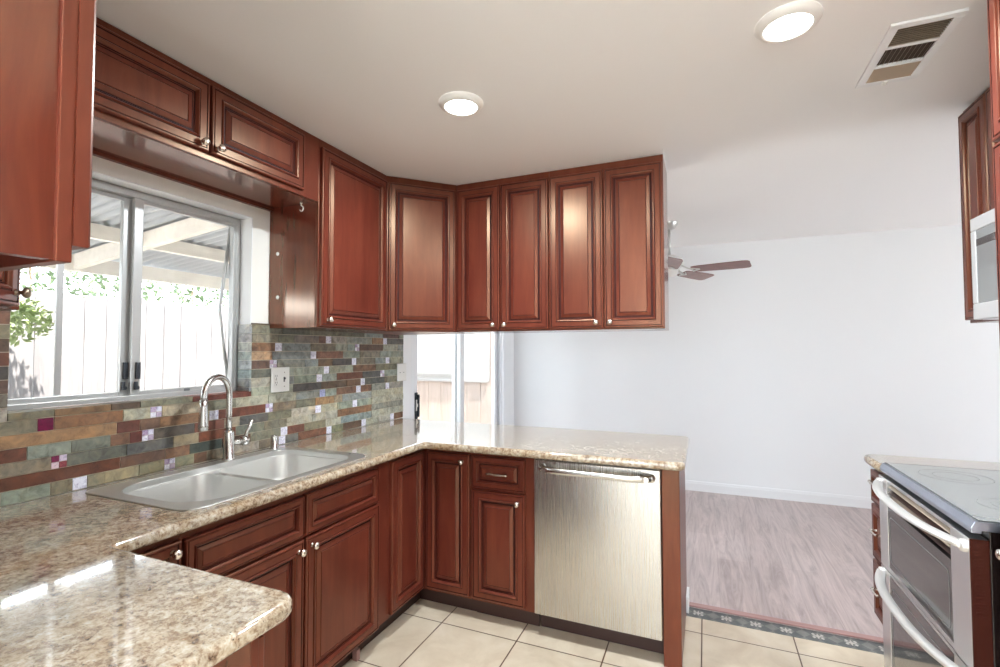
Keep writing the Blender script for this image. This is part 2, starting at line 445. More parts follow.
def pull(parent, P, U, Nn, ln=0.096, m=None):
    P, U, Nn = V(P), V(U), V(Nn); bm = nb(); h = ln / 2
    for s in (-1, 1): lathe(bm, P + U * (s * h * .9), Nn, [(0, 0), (.007, 0), (.006, .003), (.005, .018), (.006, .024), (0, .026)], 12)
    pts = [P + U * (h * 1.16 * t) + Nn * (.022 + .005 * (1 - t * t)) for t in [i / 8 - 1 for i in range(17)]]
    rs = [.0035 + .0025 * (1 - abs(i / 8 - 1)) for i in range(17)]; rs[0] = rs[-1] = .006; rs[1] = rs[-2] = .0062
    tube(bm, pts, rs, 10)
    return obj('pull', bm, m or NICKEL, parent)
Z3 = V((0, 0, 1))
def carcass(root, O, U, Nn, u0, u1, z0, z1, depth, top=True, frame=True, ft=.018):
    """panels behind the face frame; w=0 is the front of the face frame"""
    bm = nb(); t = .016
    bxo(bm, O, U, Nn, u0, u0 + t, z0, z1, -depth, -ft); bxo(bm, O, U, Nn, u1 - t, u1, z0, z1, -depth, -ft)
    bxo(bm, O, U, Nn, u0 + t, u1 - t, z0, z1, -depth, -depth + .008)
    bxo(bm, O, U, Nn, u0 + t, u1 - t, z0, z0 + t, -depth + .008, -ft)
    if top: bxo(bm, O, U, Nn, u0 + t, u1 - t, z1 - t, z1, -depth + .008, -ft)
    obj('carcass', bm, CHERRY_PANEL, root)
    if frame:
        bm = nb(); bxo(bm, O, U, Nn, u0, u1, z0, z1, -ft, 0)
        obj('face_frame', bm, CHERRY, root, 0.0012)
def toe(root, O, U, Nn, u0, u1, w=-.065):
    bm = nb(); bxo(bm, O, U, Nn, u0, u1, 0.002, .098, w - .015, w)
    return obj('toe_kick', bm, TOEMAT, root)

LO, LU, LN = V((.60, 0, 0)), V((0, 1, 0)), V((1, 0, 0))          # base run under the window
BO, BU, BN = V((0, 2.316, 0)), V((1, 0, 0)), V((0, -1, 0))        # peninsula run
ULO = V((.32, 0, 0)); UBO = V((0, 2.658, 0))                      # upper runs
RIGHTW = 3.385
exec_order = []
# ------------------------------------------------------------------ the room shell
def boxes(lst):
    bm = nb()
    for b in lst: bx(bm, *b)
    return bm
WT = -0.14
struct('wall_left', boxes([(WT, 0, 0.045, 0.81, 0, 2.43), (WT, 0, 0.81, 1.70, 0, 1.195), (WT, 0, 0.81, 1.70, 2.05, 2.43),
                           (WT, 0, 1.70, 2.985, 0, 2.43)]), WALLK)
struct('wall_left_living', boxes([(WT, 0, 2.985, 3.10, 0, 2.445), (WT, 0, 3.10, 4.95, 2.07, 2.445), (WT, 0, 4.95, 5.37, 0, 2.445)]), WALLP)
struct('wall_far', boxes([(0, 7.74, 5.23, 5.37, 0, 2.445)]), WALLP)
struct('wall_near', boxes([(WT, 1.302, -0.08, 0.045, 0, 2.43)]), WALLK)
struct('wall_right', boxes([(RIGHTW, RIGHTW + .12, -3.0, 2.785, 0, 2.43), (RIGHTW + .12, 7.6, 2.665, 2.785, 0, 2.445)]), WALLP)
struct('wall_right_living', boxes([(7.6, 7.74, 2.785, 5.23, 0, .5), (7.6, 7.74, 2.785, 5.23, 2.2, 2.445), (7.6, 7.74, 2.785, 2.95, .5, 2.2), (7.6, 7.74, 4.9, 5.23, .5, 2.2)]), WALLP)
struct('wall_left_dining', boxes([(WT, 0, -3.0, -.08, 0, 2.43)]), WALLP)
struct('wall_back_dining', boxes([(WT, .8, -3.14, -3.0, 0, 2.43), (.8, 3.2, -3.14, -3.0, 2.3, 2.43), (.8, 3.2, -3.14, -3.0, 0, .2), (3.2, 3.505, -3.14, -3.0, 0, 2.43)]), WALLP)
struct('ceiling', boxes([(WT, RIGHTW + .12, -3.14, 2.585, 2.43, 2.55), (WT, 1.846, 2.585, 2.985, 2.43, 2.55), (RIGHTW + .12, 7.74, -3.14, 2.585, 2.50, 2.55)]), CEILP)
struct('ceiling_living', boxes([(1.846, 7.74, 2.585, 2.985, 2.445, 2.55), (WT, 7.74, 2.985, 5.37, 2.445, 2.55)]), CEILP)
struct('floor', boxes([(WT, 7.74, -3.14, 2.776, -.08, 0)]), FLOORTILE)
struct('floor_living', boxes([(WT, 7.74, 2.873, 5.37, -.08, .004)]), LAMINATE)
# border of small dark stone mosaic with pale diamonds, then the wooden reducer
bm = boxes([(0, 3.38, 2.776, 2.873, -.08, .001)])
for i in range(26):
    cx = .09 + i * .135 * 1.0
    for (dx, dy, sx, sy) in ((0, 0, .030, .007), (0, 0, .007, .026), (.018, .014, .009, .009), (-.018, -.014, .009, .009), (.018, -.014, .009, .009), (-.018, .014, .009, .009)):
        c = V((cx + dx, 2.8245 + dy, .0016)); quad(bm, [c + V((sx, 0, 0)), c + V((0, sy, 0)), c + V((-sx, 0, 0)), c + V((0, -sy, 0))], 1)
struct('trim_1', bm, [MOSAIC, MOSAICLIGHT])
struct('trim_2', boxes([(0, 3.38, 2.873, 2.915, .004, .011)]), REDUCER, bevel=.004)
def baseboard(name, x0, x1, y0, y1, ax):
    bm = nb()
    if ax == 'x': bx(bm, x0, x1, y0, y1, .004, .078); bx(bm, x0, x1, y0 + .004, y1, .078, .088); bx(bm, x0, x1, y0 + .008, y1, .088, .097)
    else: bx(bm, x0, x1, y0, y1, .004, .078); bx(bm, x0, x1 - .004, y0, y1, .078, .088); bx(bm, x0, x1 - .008, y0, y1, .088, .097)
    return struct(name, bm, WHITE)
baseboard('baseboard_far', 0, 7.6, 5.214, 5.23, 'x')
baseboard('baseboard_left', 0, .015, 4.99, 5.214, 'y')
# white painted lining of the kitchen window opening
struct('trim_3', boxes([(-.075, .001, 1.697, 1.7005, 1.527, 2.05), (-.075, .001, .81, 1.70, 2.047, 2.0505)]), WHITE)

# ------------------------------------------------------------------ kitchen window
bm = nb()
wy0, wy1, wz0, wz1 = .812, 1.698, 1.203, 2.047
for b in ((-.128, -.076, wy0, wy1, wz0, wz0 + .018), (-.128, -.076, wy0, wy1, wz1 - .030, wz1), (-.128, -.076, wy0, wy0 + .026, wz0 + .018, wz1 - .030), (-.128, -.076, wy1 - .022, wy1, wz0 + .018, wz1 - .030)): bx(bm, *b)
w1 = obj('window_1', bm, ALU, None, .002); w1['kind'] = 'structure'; w1['label'] = 'aluminium sliding window above the kitchen sink'
def sash(y0, y1, x, sl, sr):
    bm = nb(); z0, z1 = wz0 + .012, wz1 - .024
    for b in ((x - .010, x + .010, y0, y0 + sl, z0, z1), (x - .010, x + .010, y1 - sr, y1, z0, z1), (x - .009, x + .009, y0 + sl, y1 - sr, z0, z0 + .022), (x - .009, x + .009, y0 + sl, y1 - sr, z1 - .022, z1)): bx(bm, *b)
    f = obj('sash', bm, ALU, w1, .002)
    bm = nb(); bx(bm, x - .002, x + .002, y0 + sl - .004, y1 - sr + .004, z0 + .018, z1 - .018); obj('pane', bm, GLASS, f)
    return f
s1 = sash(wy0 + .018, 1.222, -.115, .022, .034)
s2 = sash(1.215, wy1 - .016, -.089, .034, .020)
for f, y, x in ((s1, 1.207, -.104), (s2, 1.238, -.078)):
    bm = nb(); bx(bm, x - .002, x + .008, y - .008, y + .008, 1.285, 1.352); bx(bm, x - .002, x + .012, y - .012, y - .004, 1.243, 1.275)
    lathe(bm, (x + .004, y - .002, 1.25), (1, 0, 0), [(0, 0), (.007, 0), (.007, .006), (0, .006)], 10); obj('latch', bm, DARKMETAL, f)
bm = nb()
tube(bm, [(-.133, 1.690, 2.035), (-.133, 1.662, 1.82), (-.133, 1.632, 1.595), (-.133, 1.652, 1.45), (-.133, 1.692, 1.23)], .0085, 8)
bx(bm, -.138, -.130, .990, 1.010, 1.215, 2.03)
sf = obj('screen_frame', bm, ALU, w1, label='bent grey insect screen frame')
bm = nb(); bx(bm, -.0785, -.0765, 1.43, 1.455, 1.222, 1.232); obj('sticker', bm, BLUEGREY, w1)

# ------------------------------------------------------------------ sliding glass door in the living room
bm = nb()
for b in ((-.13, 0, 3.10, 3.135, 0.004, 2.07), (-.13, 0, 4.915, 4.95, .004, 2.07), (-.13, 0, 3.135, 4.915, 2.035, 2.07), (-.13, -.005, 3.135, 4.915, .004, .03),
          (-.09, -.08, 4.895, 4.915, .03, 2.035), (-.04, -.03, 4.895, 4.915, .03, 2.035)): bx(bm, *b)
d1 = obj('door_1', bm, DOORFRAME, None, .002); d1['kind'] = 'structure'; d1['label'] = 'white framed sliding glass patio door'
def slider(y0, y1, x):
    bm = nb(); z0, z1, w = .03, 2.035, .075
    for b in ((x - .018, x + .018, y0, y0 + w, z0, z1), (x - .018, x + .018, y1 - w, y1, z0, z1), (x - .017, x + .017, y0 + w, y1 - w, z0, z0 + .09), (x - .017, x + .017, y0 + w, y1 - w, z1 - w, z1)): bx(bm, *b)
    f = obj('sash', bm, DOORFRAME, d1, .003)
    bm = nb(); bx(bm, x - .004, x + .004, y0 + w - .005, y1 - w + .005, z0 + .08, z1 - w + .005); obj('pane', bm, GLASS, f); return f
p1 = slider(3.137, 4.005, -.035); slider(3.925, 4.895, -.085)
bm = nb(); bx(bm, -.017, -.008, 3.175, 3.207, .87, 1.075)
bx(bm, -.012, .012, 3.192, 3.204, .89, 1.06); h = obj('door_handle', bm, DARKMETAL, p1, .002)
bm = nb(); bx(bm, -.009, -.003, 3.179, 3.191, .935, 1.02); bx(bm, -.009, .006, 3.180, 3.190, .965, .99); obj('latch_lever', bm, WHITEPL, h)
# unseen windows added to bring daylight into the living and dining ends
def bigwin(name, axis, p, a0, a1, z0, z1, nm):
    bm = nb(); t = .045
    def B(a, b, c, d):
        if axis == 'x': bx(bm, p - .03, p + .03, a, b, c, d)
        else: bx(bm, a, b, p - .03, p + .03, c, d)
    B(a0, a0 + t, z0, z1); B(a1 - t, a1, z0, z1); B(a0 + t, a1 - t, z0, z0 + t); B(a0 + t, a1 - t, z1 - t, z1)
    for k in range(1, nm): q = a0 + (a1 - a0) * k / nm; B(q - .03, q + .03, z0 + t, z1 - t)
    w = obj(name, bm, WHITE); w['kind'] = 'structure'
    bm = nb()
    if axis == 'x': bx(bm, p - .003, p + .003, a0 + t, a1 - t, z0 + t, z1 - t)
    else: bx(bm, a0 + t, a1 - t, p - .003, p + .003, z0 + t, z1 - t)
    obj('pane', bm, GLASS, w)
bigwin('window_2', 'x', 7.67, 2.95, 4.9, .5, 2.2, 2)
bigwin('window_3', 'y', -3.07, .8, 3.2, .2, 2.3, 2)

# ------------------------------------------------------------------ slate strip backsplash
random.seed(11)
TZ0, TP = .914, .0437
PAL0 = dict(olive=(116, 110, 88), grey=(104, 102, 90), rust=(112, 58, 40), orange=(158, 116, 76), tan=(150, 134, 108), dark=(82, 82, 76), brown=(98, 72, 54), green=(128, 136, 122), blue=(122, 134, 132), pale=(152, 150, 134), rbrown=(126, 84, 58))
def mute(c, k=.32, up=1.06):
    g = .32 * c[0] + .5 * c[1] + .18 * c[2]; w = (g * 1.01, g, g * .95)
    return tuple(min(235, (v * (1 - k) + q * k) * up) for v, q in zip(c, w))
PAL = {k: mute(v) for k, v in PAL0.items()}
MAN = {0: [(.80, 'olive'), (.925, 'green'), (.985, 'olive'), ('A', 'w'), (1.085, 'olive'), (1.20, 'tan'), (1.295, 'olive'), ('A', 'm'), (1.42, 'olive'), (1.48, 'brown'), (1.60, 'olive'), (1.75, 'pale'), (1.865, 'olive'), ('A', 'w'), (2.0, 'grey'), (2.208, 'rbrown'), ('A', 'w'), (2.35, 'olive'), (2.52, 'brown'), ('A', 'w'), (2.70, 'pale'), (2.825, 'pale'), ('A', 'w'), (2.983, 'rbrown')],
       1: [(.78, 'olive'), (1.135, 'rust'), (1.30, 'brown'), (1.40, 'rbrown'), (1.55, 'dark'), (1.70, 'brown'), (1.88, 'olive'), ('A', 'w'), (2.04, 'rust'), (2.20, 'olive'), (2.33, 'pale'), (2.62, 'blue'), (2.983, 'pale')],
       2: [(.72, 'olive'), (.924, 'olive'), ('A', 'p'), (1.155, 'grey'), (1.33, 'dark'), (1.44, 'tan'), (1.62, 'rust'), (1.78, 'grey'), (1.92, 'olive'), (2.10, 'pale'), (2.30, 'pale'), (2.62, 'rbrown'), (2.983, 'green')],
       3: [(.86, 'rust'), (.98, 'green'), (1.10, 'grey'), (1.165, 'rbrown'), (1.208, 'rust'), ('A', 'm'), (1.42, 'dark'), (1.56, 'rust'), (1.64, 'tan'), (1.80, 'dark'), (1.95, 'olive'), (2.12, 'pale'), ('A', 'w'), (2.30, 'pale'), (2.43, 'green'), ('A', 'w'), (2.62, 'green'), (2.983, 'pale')],
       4: [(1.12, 'orange'), (1.20, 'rust'), (1.275, 'brown'), (1.44, 'rbrown'), (1.485, 'tan'), ('A', 'w'), (1.78, 'rust'), ('A', 'm'), (1.98, 'olive'), (2.12, 'olive'), (2.27, 'orange'), (2.34, 'tan'), (2.62, 'blue'), (2.983, 'pale')],
       5: [(.885, 'olive'), ('A', 'v'), (1.14, 'rbrown'), (1.24, 'pale'), ('A', 'm'), (1.45, 'tan'), (1.62, 'olive'), (1.80, 'pale'), (1.98, 'pale'), (2.15, 'blue'), ('A', 'b'), (2.29, 'green'), (2.465, 'rbrown'), ('A', 'w'), (2.62, 'rbrown'), (2.77, 'green'), ('A', 'w'), (2.983, 'green')]}
ACC = {6: [(2.531, 'w')], 7: [(2.15, 'w'), (2.736, 'm')], 8: [(2.206, 'w')], 9: [(1.829, 'm'), (2.446, 'w'), (2.794, 'w')], 10: [(2.103, 'w')], 11: [(1.86, 'w'), (2.474, 'm')], 12: [(2.221, 'w'), (2.764, 'w')]}
FIX = {0: [1.008, 1.318, 1.89, 2.231, 2.544, 2.85], 1: [1.903], 2: [.947], 3: [1.231, 2.144, 2.456], 4: [1.509, 1.807], 5: [.907, 1.26, 2.176, 2.49, 2.793]}
ACOL = dict(w=[(226, 226, 238)], m=[(230, 228, 236), (186, 166, 192), (222, 220, 234), (188, 172, 190)], p=[(222, 196, 204), (120, 36, 72), (220, 206, 222), (150, 80, 84)], v=[(112, 22, 62)], b=[(170, 176, 214)])
bm = nb(); cl = bm.loops.layers.float_color.new('tile')
def lin(c): return (*srgb(*c), 1)
def ptile(x0, x1, y0, y1, z0, z1, col, mi):
    c = lin(col)
    for f in bx(bm, x0, x1, y0, y1, z0, z1, mi):
        for l in f.loops: l[cl] = c
G = .0024
def jit(c, k=9):
    d = random.uniform(-k, k); return tuple(max(0, min(255, v + d + random.uniform(-4, 4))) for v in c)
def slat(y0, y1, z0, z1, col, x=.0):
    if y1 - y0 < .006 or z1 - z0 < .006: return
    ptile(x + .001, x + random.uniform(.0085, .0115), y0 + G / 2, y1 - G / 2, z0 + G / 2, z1 - G / 2, jit(PAL[col]), 0)
def accent(yc, z0, z1, kind):
    h = TP / 2; cs = ACOL[kind]
    if len(cs) == 1: ptile(.001, .0095, yc - h + G / 2, yc + h - G / 2, z0 + G / 2, z1 - G / 2, cs[0], 1)
    else:
        zm = (z0 + z1) / 2
        for (a, b, c, d), q in zip(((yc - h, yc, zm, z1), (yc, yc + h, zm, z1), (yc - h, yc, z0, zm), (yc, yc + h, z0, zm)), (cs[1], cs[2], cs[0], cs[3])):
            ptile(.001, .0095, a + G / 3, b - G / 3, c + G / 3, d - G / 3, q, 1)
def rnd_fill(y0, y1, z0, z1):
    y = y0
    while y < y1 - .001:
        ln = random.uniform(.10, .27); e = min(y1, y + ln)
        if y1 - e < .05: e = y1
        t = max(0, min(1, (y - 1.2) / 1.2))
        ws = dict(olive=2, grey=1.2, rust=1.4 - t, orange=.6 - .4 * t, tan=.5, dark=1 - .4 * t, brown=1 - .3 * t, green=.3 + 2.2 * t, blue=.1 + 1.6 * t, pale=.3 + 1.4 * t, rbrown=.7)
        slat(y, e, z0, z1, random.choices(list(ws), list(ws.values()))[0]); y = e
for r in range(14):
    z0, z1 = TZ0 + r * TP, min(TZ0 + (r + 1) * TP, 1.5265)
    if r in MAN:
        fx = list(FIX[r]); y = .06
        rnd_fill(.06, .56, z0, z1); y = .56
        for e, k in MAN[r]:
            if e == 'A': a = fx.pop(0); slat(y, a - TP / 2, z0, z1, 'olive'); accent(a, z0, z1, k); y = a + TP / 2
            else:
                if fx and e > fx[0] - TP / 2 - .012: e = fx[0] - TP / 2
                slat(y, e, z0, z1, k); y = e
    else:
        spans = [(.06, .81), (1.70, 2.983)]
        if r == 6: spans = [(.06, .81), (1.70, 2.983)]
        for a, b in spans:
            y = a
            for yc, k in [q for q in ACC.get(r, []) if a < q[0] < b]:
                rnd_fill(y, yc - TP / 2, z0, z1); accent(yc, z0, z1, k); y = yc + TP / 2
            rnd_fill(y, b, z0, z1)
for a, b in ((.06, .81), (1.70, 2.983)): ptile(.0002, .012, a, b, 1.5265, 1.533, (92, 80, 66), 0)
for b in ((.0002, .0072, .06, 2.983, TZ0, 1.1785), (.0002, .0072, .06, .81, 1.1785, 1.527), (.0002, .0072, 1.70, 2.983, 1.1785, 1.527)):
    for f in bx(bm, *b, 2):
        for l in f.loops: l[cl] = (1, 1, 1, 1)
sp = obj('backsplash', bm, [SLATE, ACCENT, TILEGROUT])
tag(sp, 'slate strip tile backsplash with small glass accents behind the sink', 'backsplash')
bm = nb(); cl = bm.loops.layers.float_color.new('tile')
# sill course, capped sill and the tiled reveal at the right of the window
y = .81
for e, k in ((.93, 'olive'), (1.10, 'rbrown'), (1.20, 'brown'), (1.41, 'olive'), (1.56, 'rust'), (1.70, 'rust')): ptile(-.074, .0105, y + G / 2, e - G / 2, 1.1785, 1.2015, jit(PAL[k]), 0); y = e
for r in range(6, 14):
    z0, z1 = max(1.203, TZ0 + r * TP), min(TZ0 + (r + 1) * TP, 1.5265)
    ptile(-.074, .009, 1.689, 1.6995, z0 + G / 2, z1 - G / 2, jit((150, 156, 156), 14), 0)
sl = struct('trim_5', bm, [SLATE]); sl['label'] = 'slate tiled sill and right reveal of the kitchen window'

# ------------------------------------------------------------------ base cabinets
def addknob(dr, P, d, **k): return knob(dr, P, d, **k)
# blind corner cabinet left of the sink base
t = thing('base_cabinet', 'narrow cherry base cabinet with one knob tucked left of the sink cabinet', 'cabinet', (.3, .80, 0), 'cherry base cabinets')
carcass(t, LO, LU, LN, .715, .9665, .10, .875, .58, top=False)
d = door(t, LO, LU, LN, .735, .961, .108, .846); addknob(d, LO + LU * .934 + Z3 * .818 + LN * .0195, LN)
toe(t, LO, LU, LN, .715, .9665)
# sink base
t = thing('base_cabinet', 'wide cherry sink cabinet with two false drawer fronts over two doors', 'cabinet', (.3, 1.45, 0), 'cherry base cabinets')
carcass(t, LO, LU, LN, .968, 1.984, .10, .875, .58, top=False)
door(t, LO, LU, LN, .974, 1.4345, .690, .842, 'false_drawer'); door(t, LO, LU, LN, 1.444, 1.893, .690, .846, 'false_drawer')
d = door(t, LO, LU, LN, .974, 1.4345, .105, .679); addknob(d, LO + LU * 1.408 + Z3 * .642 + LN * .0195, LN)
d = door(t, LO, LU, LN, 1.444, 1.899, .105, .681); addknob(d, LO + LU * 1.474 + Z3 * .645 + LN * .0195, LN)
toe(t, LO, LU, LN, .968, 1.984)
bm = nb(); bx(bm, .548, .572, 1.80, 1.822, .002, .05); obj('toe_block', bm, REDUCER, t, label='small loose wood scrap at the toe kick')
# corner (lazy susan) base
t = thing('corner_base_cabinet', 'cherry corner base cabinet with two narrow hinged doors meeting in the corner', 'cabinet', (.3, 2.4, 0), 'cherry base cabinets')
bm = nb()
def prism(bm, pts, z0, z1, mi=0):
    a = [bm.verts.new((x, y, z0)) for x, y in pts]; b = [bm.verts.new((x, y, z1)) for x, y in pts]
    bm.faces.new(a).material_index = mi; bm.faces.new(b).material_index = mi
    for i in range(len(pts)):
        j = (i + 1) % len(pts); bm.faces.new((a[i], a[j], b[j], b[i])).material_index = mi
prism(bm, [(.02, 1.985), (.60, 1.985), (.60, 2.316), (.889, 2.316), (.889, 2.92), (.02, 2.92)], .10, .875)
obj('carcass', bm, CHERRY, t, .001)
d = door(t, LO, LU, LN, 1.998, 2.2935, .118, .854)
d = door(t, BO, BU, BN, .6225, .886, .116, .850); addknob(d, BO + BU * .847 + Z3 * .812 + BN * .0195, BN)
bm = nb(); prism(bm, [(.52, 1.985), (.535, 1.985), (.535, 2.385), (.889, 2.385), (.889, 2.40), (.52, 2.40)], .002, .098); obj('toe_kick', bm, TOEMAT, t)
# 12 inch drawer base
t = thing('base_cabinet', 'narrow cherry base cabinet with a drawer over a door beside the dishwasher', 'cabinet', (1.07, 2.6, 0), 'cherry base cabinets')
carcass(t, BO, BU, BN, .8905, 1.2425, .10, .875, .58)
d = door(t, BO, BU, BN, .901, 1.194, .684, .847, 'drawer'); pull(d, BO + BU * 1.050 + Z3 * .767 + BN * .017, BU, BN, .098)
d = door(t, BO, BU, BN, .901, 1.194, .116, .673); addknob(d, BO + BU * 1.158 + Z3 * .630 + BN * .0195, BN)
toe(t, BO, BU, BN, .8905, 1.2425)
# near run under the foreground counter
t = thing('base_cabinet', 'cherry base cabinet end under the rounded foreground counter corner', 'cabinet', (.95, .38, 0), 'cherry base cabinets')
NO, NU, NN = V((0, .690, 0)), V((1, 0, 0)), V((0, 1, 0))
carcass(t, NO, NU, NN, .625, 1.243, .10, .875, .60)
d = door(t, NO, NU, NN, .66, .945, .105, .846); addknob(d, NO + NU * .91 + Z3 * .80 + NN * .0195, NN)
d = door(t, NO, NU, NN, .953, 1.238, .105, .846); addknob(d, NO + NU * .985 + Z3 * .80 + NN * .0195, NN)
toe(t, NO, NU, NN, .625, 1.243)
# peninsula end panel
bm = nb(); bx(bm, 1.846, 1.921, 2.297, 2.92, .002, .8755)
o = obj('end_panel', bm, CHERRY, None, .002); tag(o, 'tall cherry end panel closing the peninsula right of the dishwasher', 'panel')
bm = nb(); bx(bm, 1.9215, 1.934, 2.80, 2.925, .003, .085); o = struct('trim_4', bm, WHITE)

# ------------------------------------------------------------------ dishwasher
t = thing('dishwasher', 'stainless steel dishwasher with bar handle built into the peninsula', 'dishwasher', (1.545, 2.6, 0))
bm = nb(); bx(bm, 1.2465, 1.8425, 2.335, 2.90, .105, .868); obj('tub', bm, BLACK, t)
bm = nb(); bx(bm, 1.247, 1.842, 2.288, 2.333, .113, .860); dw = obj('door_panel', bm, STEEL_DW, t, .004)
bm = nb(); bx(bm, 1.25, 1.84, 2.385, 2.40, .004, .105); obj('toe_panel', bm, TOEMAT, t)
bm = nb(); pts = []
for i in range(25):
    q = i / 12 - 1; pts.append((1.5475 + q * .262, 2.288 - .048 * (1 - q ** 6) - .006, .823 - .0))
tube(bm, pts, [.017 - .004 * (1 - abs(i / 12 - 1)) for i in range(25)], 12, flat=(.62, 1))
for s in (-1, 1):
    tube(bm, [(1.5475 + s * .236, 2.290, .823), (1.5475 + s * .236, 2.244, .823)], .012, 12)
    lathe(bm, (1.5475 + s * .255, 2.289, .823), (0, -1, 0), [(.020, 0), (.019, .012), (.014, .022), (0, .024)], 16)
obj('handle', bm, CHROME, dw)

# ------------------------------------------------------------------ countertops
B_ = .016
out = [(.014 + B_, .052 + B_), (1.287 - B_, .052 + B_)]
def rc(cx, cy, r, a0, a1, n=8): return [(cx + r * math.cos(a0 + (a1 - a0) * i / n), cy + r * math.sin(a0 + (a1 - a0) * i / n)) for i in range(n + 1)]
r = .05 - B_
out += rc(1.287 - B_ - r, .757 - B_ - r, r, 0, PI / 2)
out += rc(.662 - B_ + .026, .757 - B_ + .026, .026, 1.5 * PI, PI, 5)
out += rc(.662 - B_ + .026, 2.222 + B_ - .026, .026, PI, PI / 2, 5)
r = .034 - B_ * .5
out += rc(1.948 - B_ - r, 2.222 + B_ + r, r, -PI / 2, 0, 6)
out += rc(1.948 - B_ - r, 2.945 - B_ - r, r, 0, PI / 2, 6)
out += [(.014 + B_, 2.945 - B_)]
hole = rrect(.082 - B_ + .01, .600 + B_ - .01, 1.008 - B_ + .01, 1.822 + B_ - .01, .10)[::-1]
bm = plate(out, [hole], .8762, .914, B_, 5)
for f in bm.faces: f.smooth = abs(f.normal.z) < .999
o = obj('countertop', bm, GRANITE); tag(o, 'speckled beige granite worktop wrapping the sink wall, peninsula and foreground', 'countertop')
# small top right of the range
out = rc(2.700 + .05, 2.772 - .05, .05 - B_, PI / 2, PI, 8) + [(2.700 + B_, 2.534 + B_), (RIGHTW - .002 - B_, 2.534 + B_), (RIGHTW - .002 - B_, 2.772 - B_)]
bm = plate(out[::-1], [], .8762, .914, B_, 5)
for f in bm.faces: f.smooth = abs(f.normal.z) < .999
o = obj('countertop', bm, GRANITE); tag(o, 'small granite worktop with rounded corner behind the range', 'countertop')

# ------------------------------------------------------------------ sink, tap, soap
t = thing('kitchen_sink', 'double bowl stainless steel sink set in the granite under the window', 'sink', (.34, 1.42, .914))
bigo = rrect(.124, .572, 1.026, 1.794, [.13, .13, .09, .10], 10)
bm = plate(rrect(.060 + .002, .612 - .002, .985 + .002, 1.842 - .002, [.035, .07, .06, .10], 8), [[(a, b) for a, b in rrect(.124 - .002, .572 + .002, 1.026 - .002, 1.794 + .002, [.13, .13, .09, .10], 10)][::-1]], .9142, .9187, .002, 3)
obj('rim', bm, STEEL_SINK, t)
b1 = rrect(.126, .570, 1.028, 1.392, [.13, .13, .07, .07], 10); b2 = rrect(.126, .570, 1.416, 1.792, [.07, .07, .09, .10], 10)
bm = nb()
ring = lambda z, pts: [bm.verts.new((x, y, z)) for x, y in pts]
a = ring(.917, bigo); b = ring(.894, bigo)
for i in range(len(a)):
    j = (i + 1) % len(a); f = bm.faces.new((a[i], a[j], b[j], b[i])); f.smooth = True
obj('bowl_lip', bm, STEEL_SINK, t)
bm = plate(bigo, [b1[::-1], b2[::-1]], .892, .895, .0008, 1); obj('divider', bm, STEEL_SINK, t)
for pts, dp in ((b1, .20), (b2, .165)):
    bm = nb(); n = len(pts); cx = sum(p[0] for p in pts) / n; cy = sum(p[1] for p in pts) / n
    prev = None
    for z, k in ((.895, 1.0), (.885, .992), (.914 - dp + .05, .955), (.914 - dp + .022, .925), (.914 - dp + .006, .86), (.914 - dp, .75), (.914 - dp - .004, .15)):
        rg = [bm.verts.new((cx + (x - cx) * k, cy + (y - cy) * k, z)) for x, y in pts]
        if prev:
            for i in range(n):
                j = (i + 1) % n; f = bm.faces.new((prev[i], prev[j], rg[j], rg[i])); f.smooth = True
        prev = rg
    bm.faces.new(prev)
    bw = obj('bowl', bm, STEEL_SINK, t)
    bm = nb(); lathe(bm, (cx, cy, .914 - dp - .0035), (0, 0, 1), [(.054, 0), (.056, .003), (.046, .004), (.040, -.0), (.012, -.0), (.010, .008), (0, .009)], 24); obj('drain', bm, CHROME, bw)
bm = nb(); lathe(bm, (.508, 1.818, .9185), (0, 0, 1), [(.006, 0), (.006, .0006), (0, .0007)], 12); obj('rim_plug', bm, BLACK, t)

t = thing('kitchen_faucet', 'brushed steel gooseneck faucet with side lever behind the sink', 'faucet', (.092, 1.535, .9187))
fx, fy = .088, 1.522
bm = nb(); lathe(bm, (fx, fy, .9187), (0, 0, 1), [(0, 0), (.027, 0), (.027, .006), (.0225, .010), (.0225, .118), (.0205, .124), (.0150, .128), (0, .128)], 24); obj('body', bm, CHROME, t)
D = V((.30, -.953, 0)).normalized(); R_ = .081; c = V((fx, fy, 0)) + D * R_
pts = [V((fx, fy, 1.04)), V((fx, fy, 1.12)), V((fx, fy, 1.195))] + [V((c.x, c.y, 1.205)) + (-D * math.cos(a) + Z3 * math.sin(a)) * R_ for a in [PI * i / 18 for i in range(19)]]
pts += [pts[-1] + Z3 * -.012]
bm = nb(); tube(bm, pts, .0128, 14); obj('spout', bm, CHROME, t)
e = pts[-1] + Z3 * .004
bm = nb(); lathe(bm, e, (0, 0, -1), [(0, 0), (.0142, 0), (.0148, .03), (.0175, .07), (.0195, .105), (.019, .125), (.015, .1265), (0, .1265)], 20); obj('spray_head', bm, CHROME, t)
hd = V((.12, .99, 0)).normalized()
bm = nb(); p = V((fx, fy, .990)); tube(bm, [p + hd * .018, p + hd * .07], .0115, 14); lathe(bm, p + hd * .060, hd, [(0, 0), (.019, .0), (.0225, .006), (.0225, .022), (.018, .028), (0, .030)], 20)
lv = obj('valve', bm, CHROME, t)
bm = nb(); p2 = p + hd * .076; tube(bm, [p2 + Z3 * .004, p2 + Z3 * .040 + hd * .010, p2 + Z3 * .092 + hd * .026 + V((.01, 0, 0))], [.009, .0078, .0085], 12); obj('lever', bm, CHROME, lv)
t = thing('soap_dispenser', 'small steel cap on the sink deck right of the faucet', 'dispenser', (.088, 1.768, .9187))
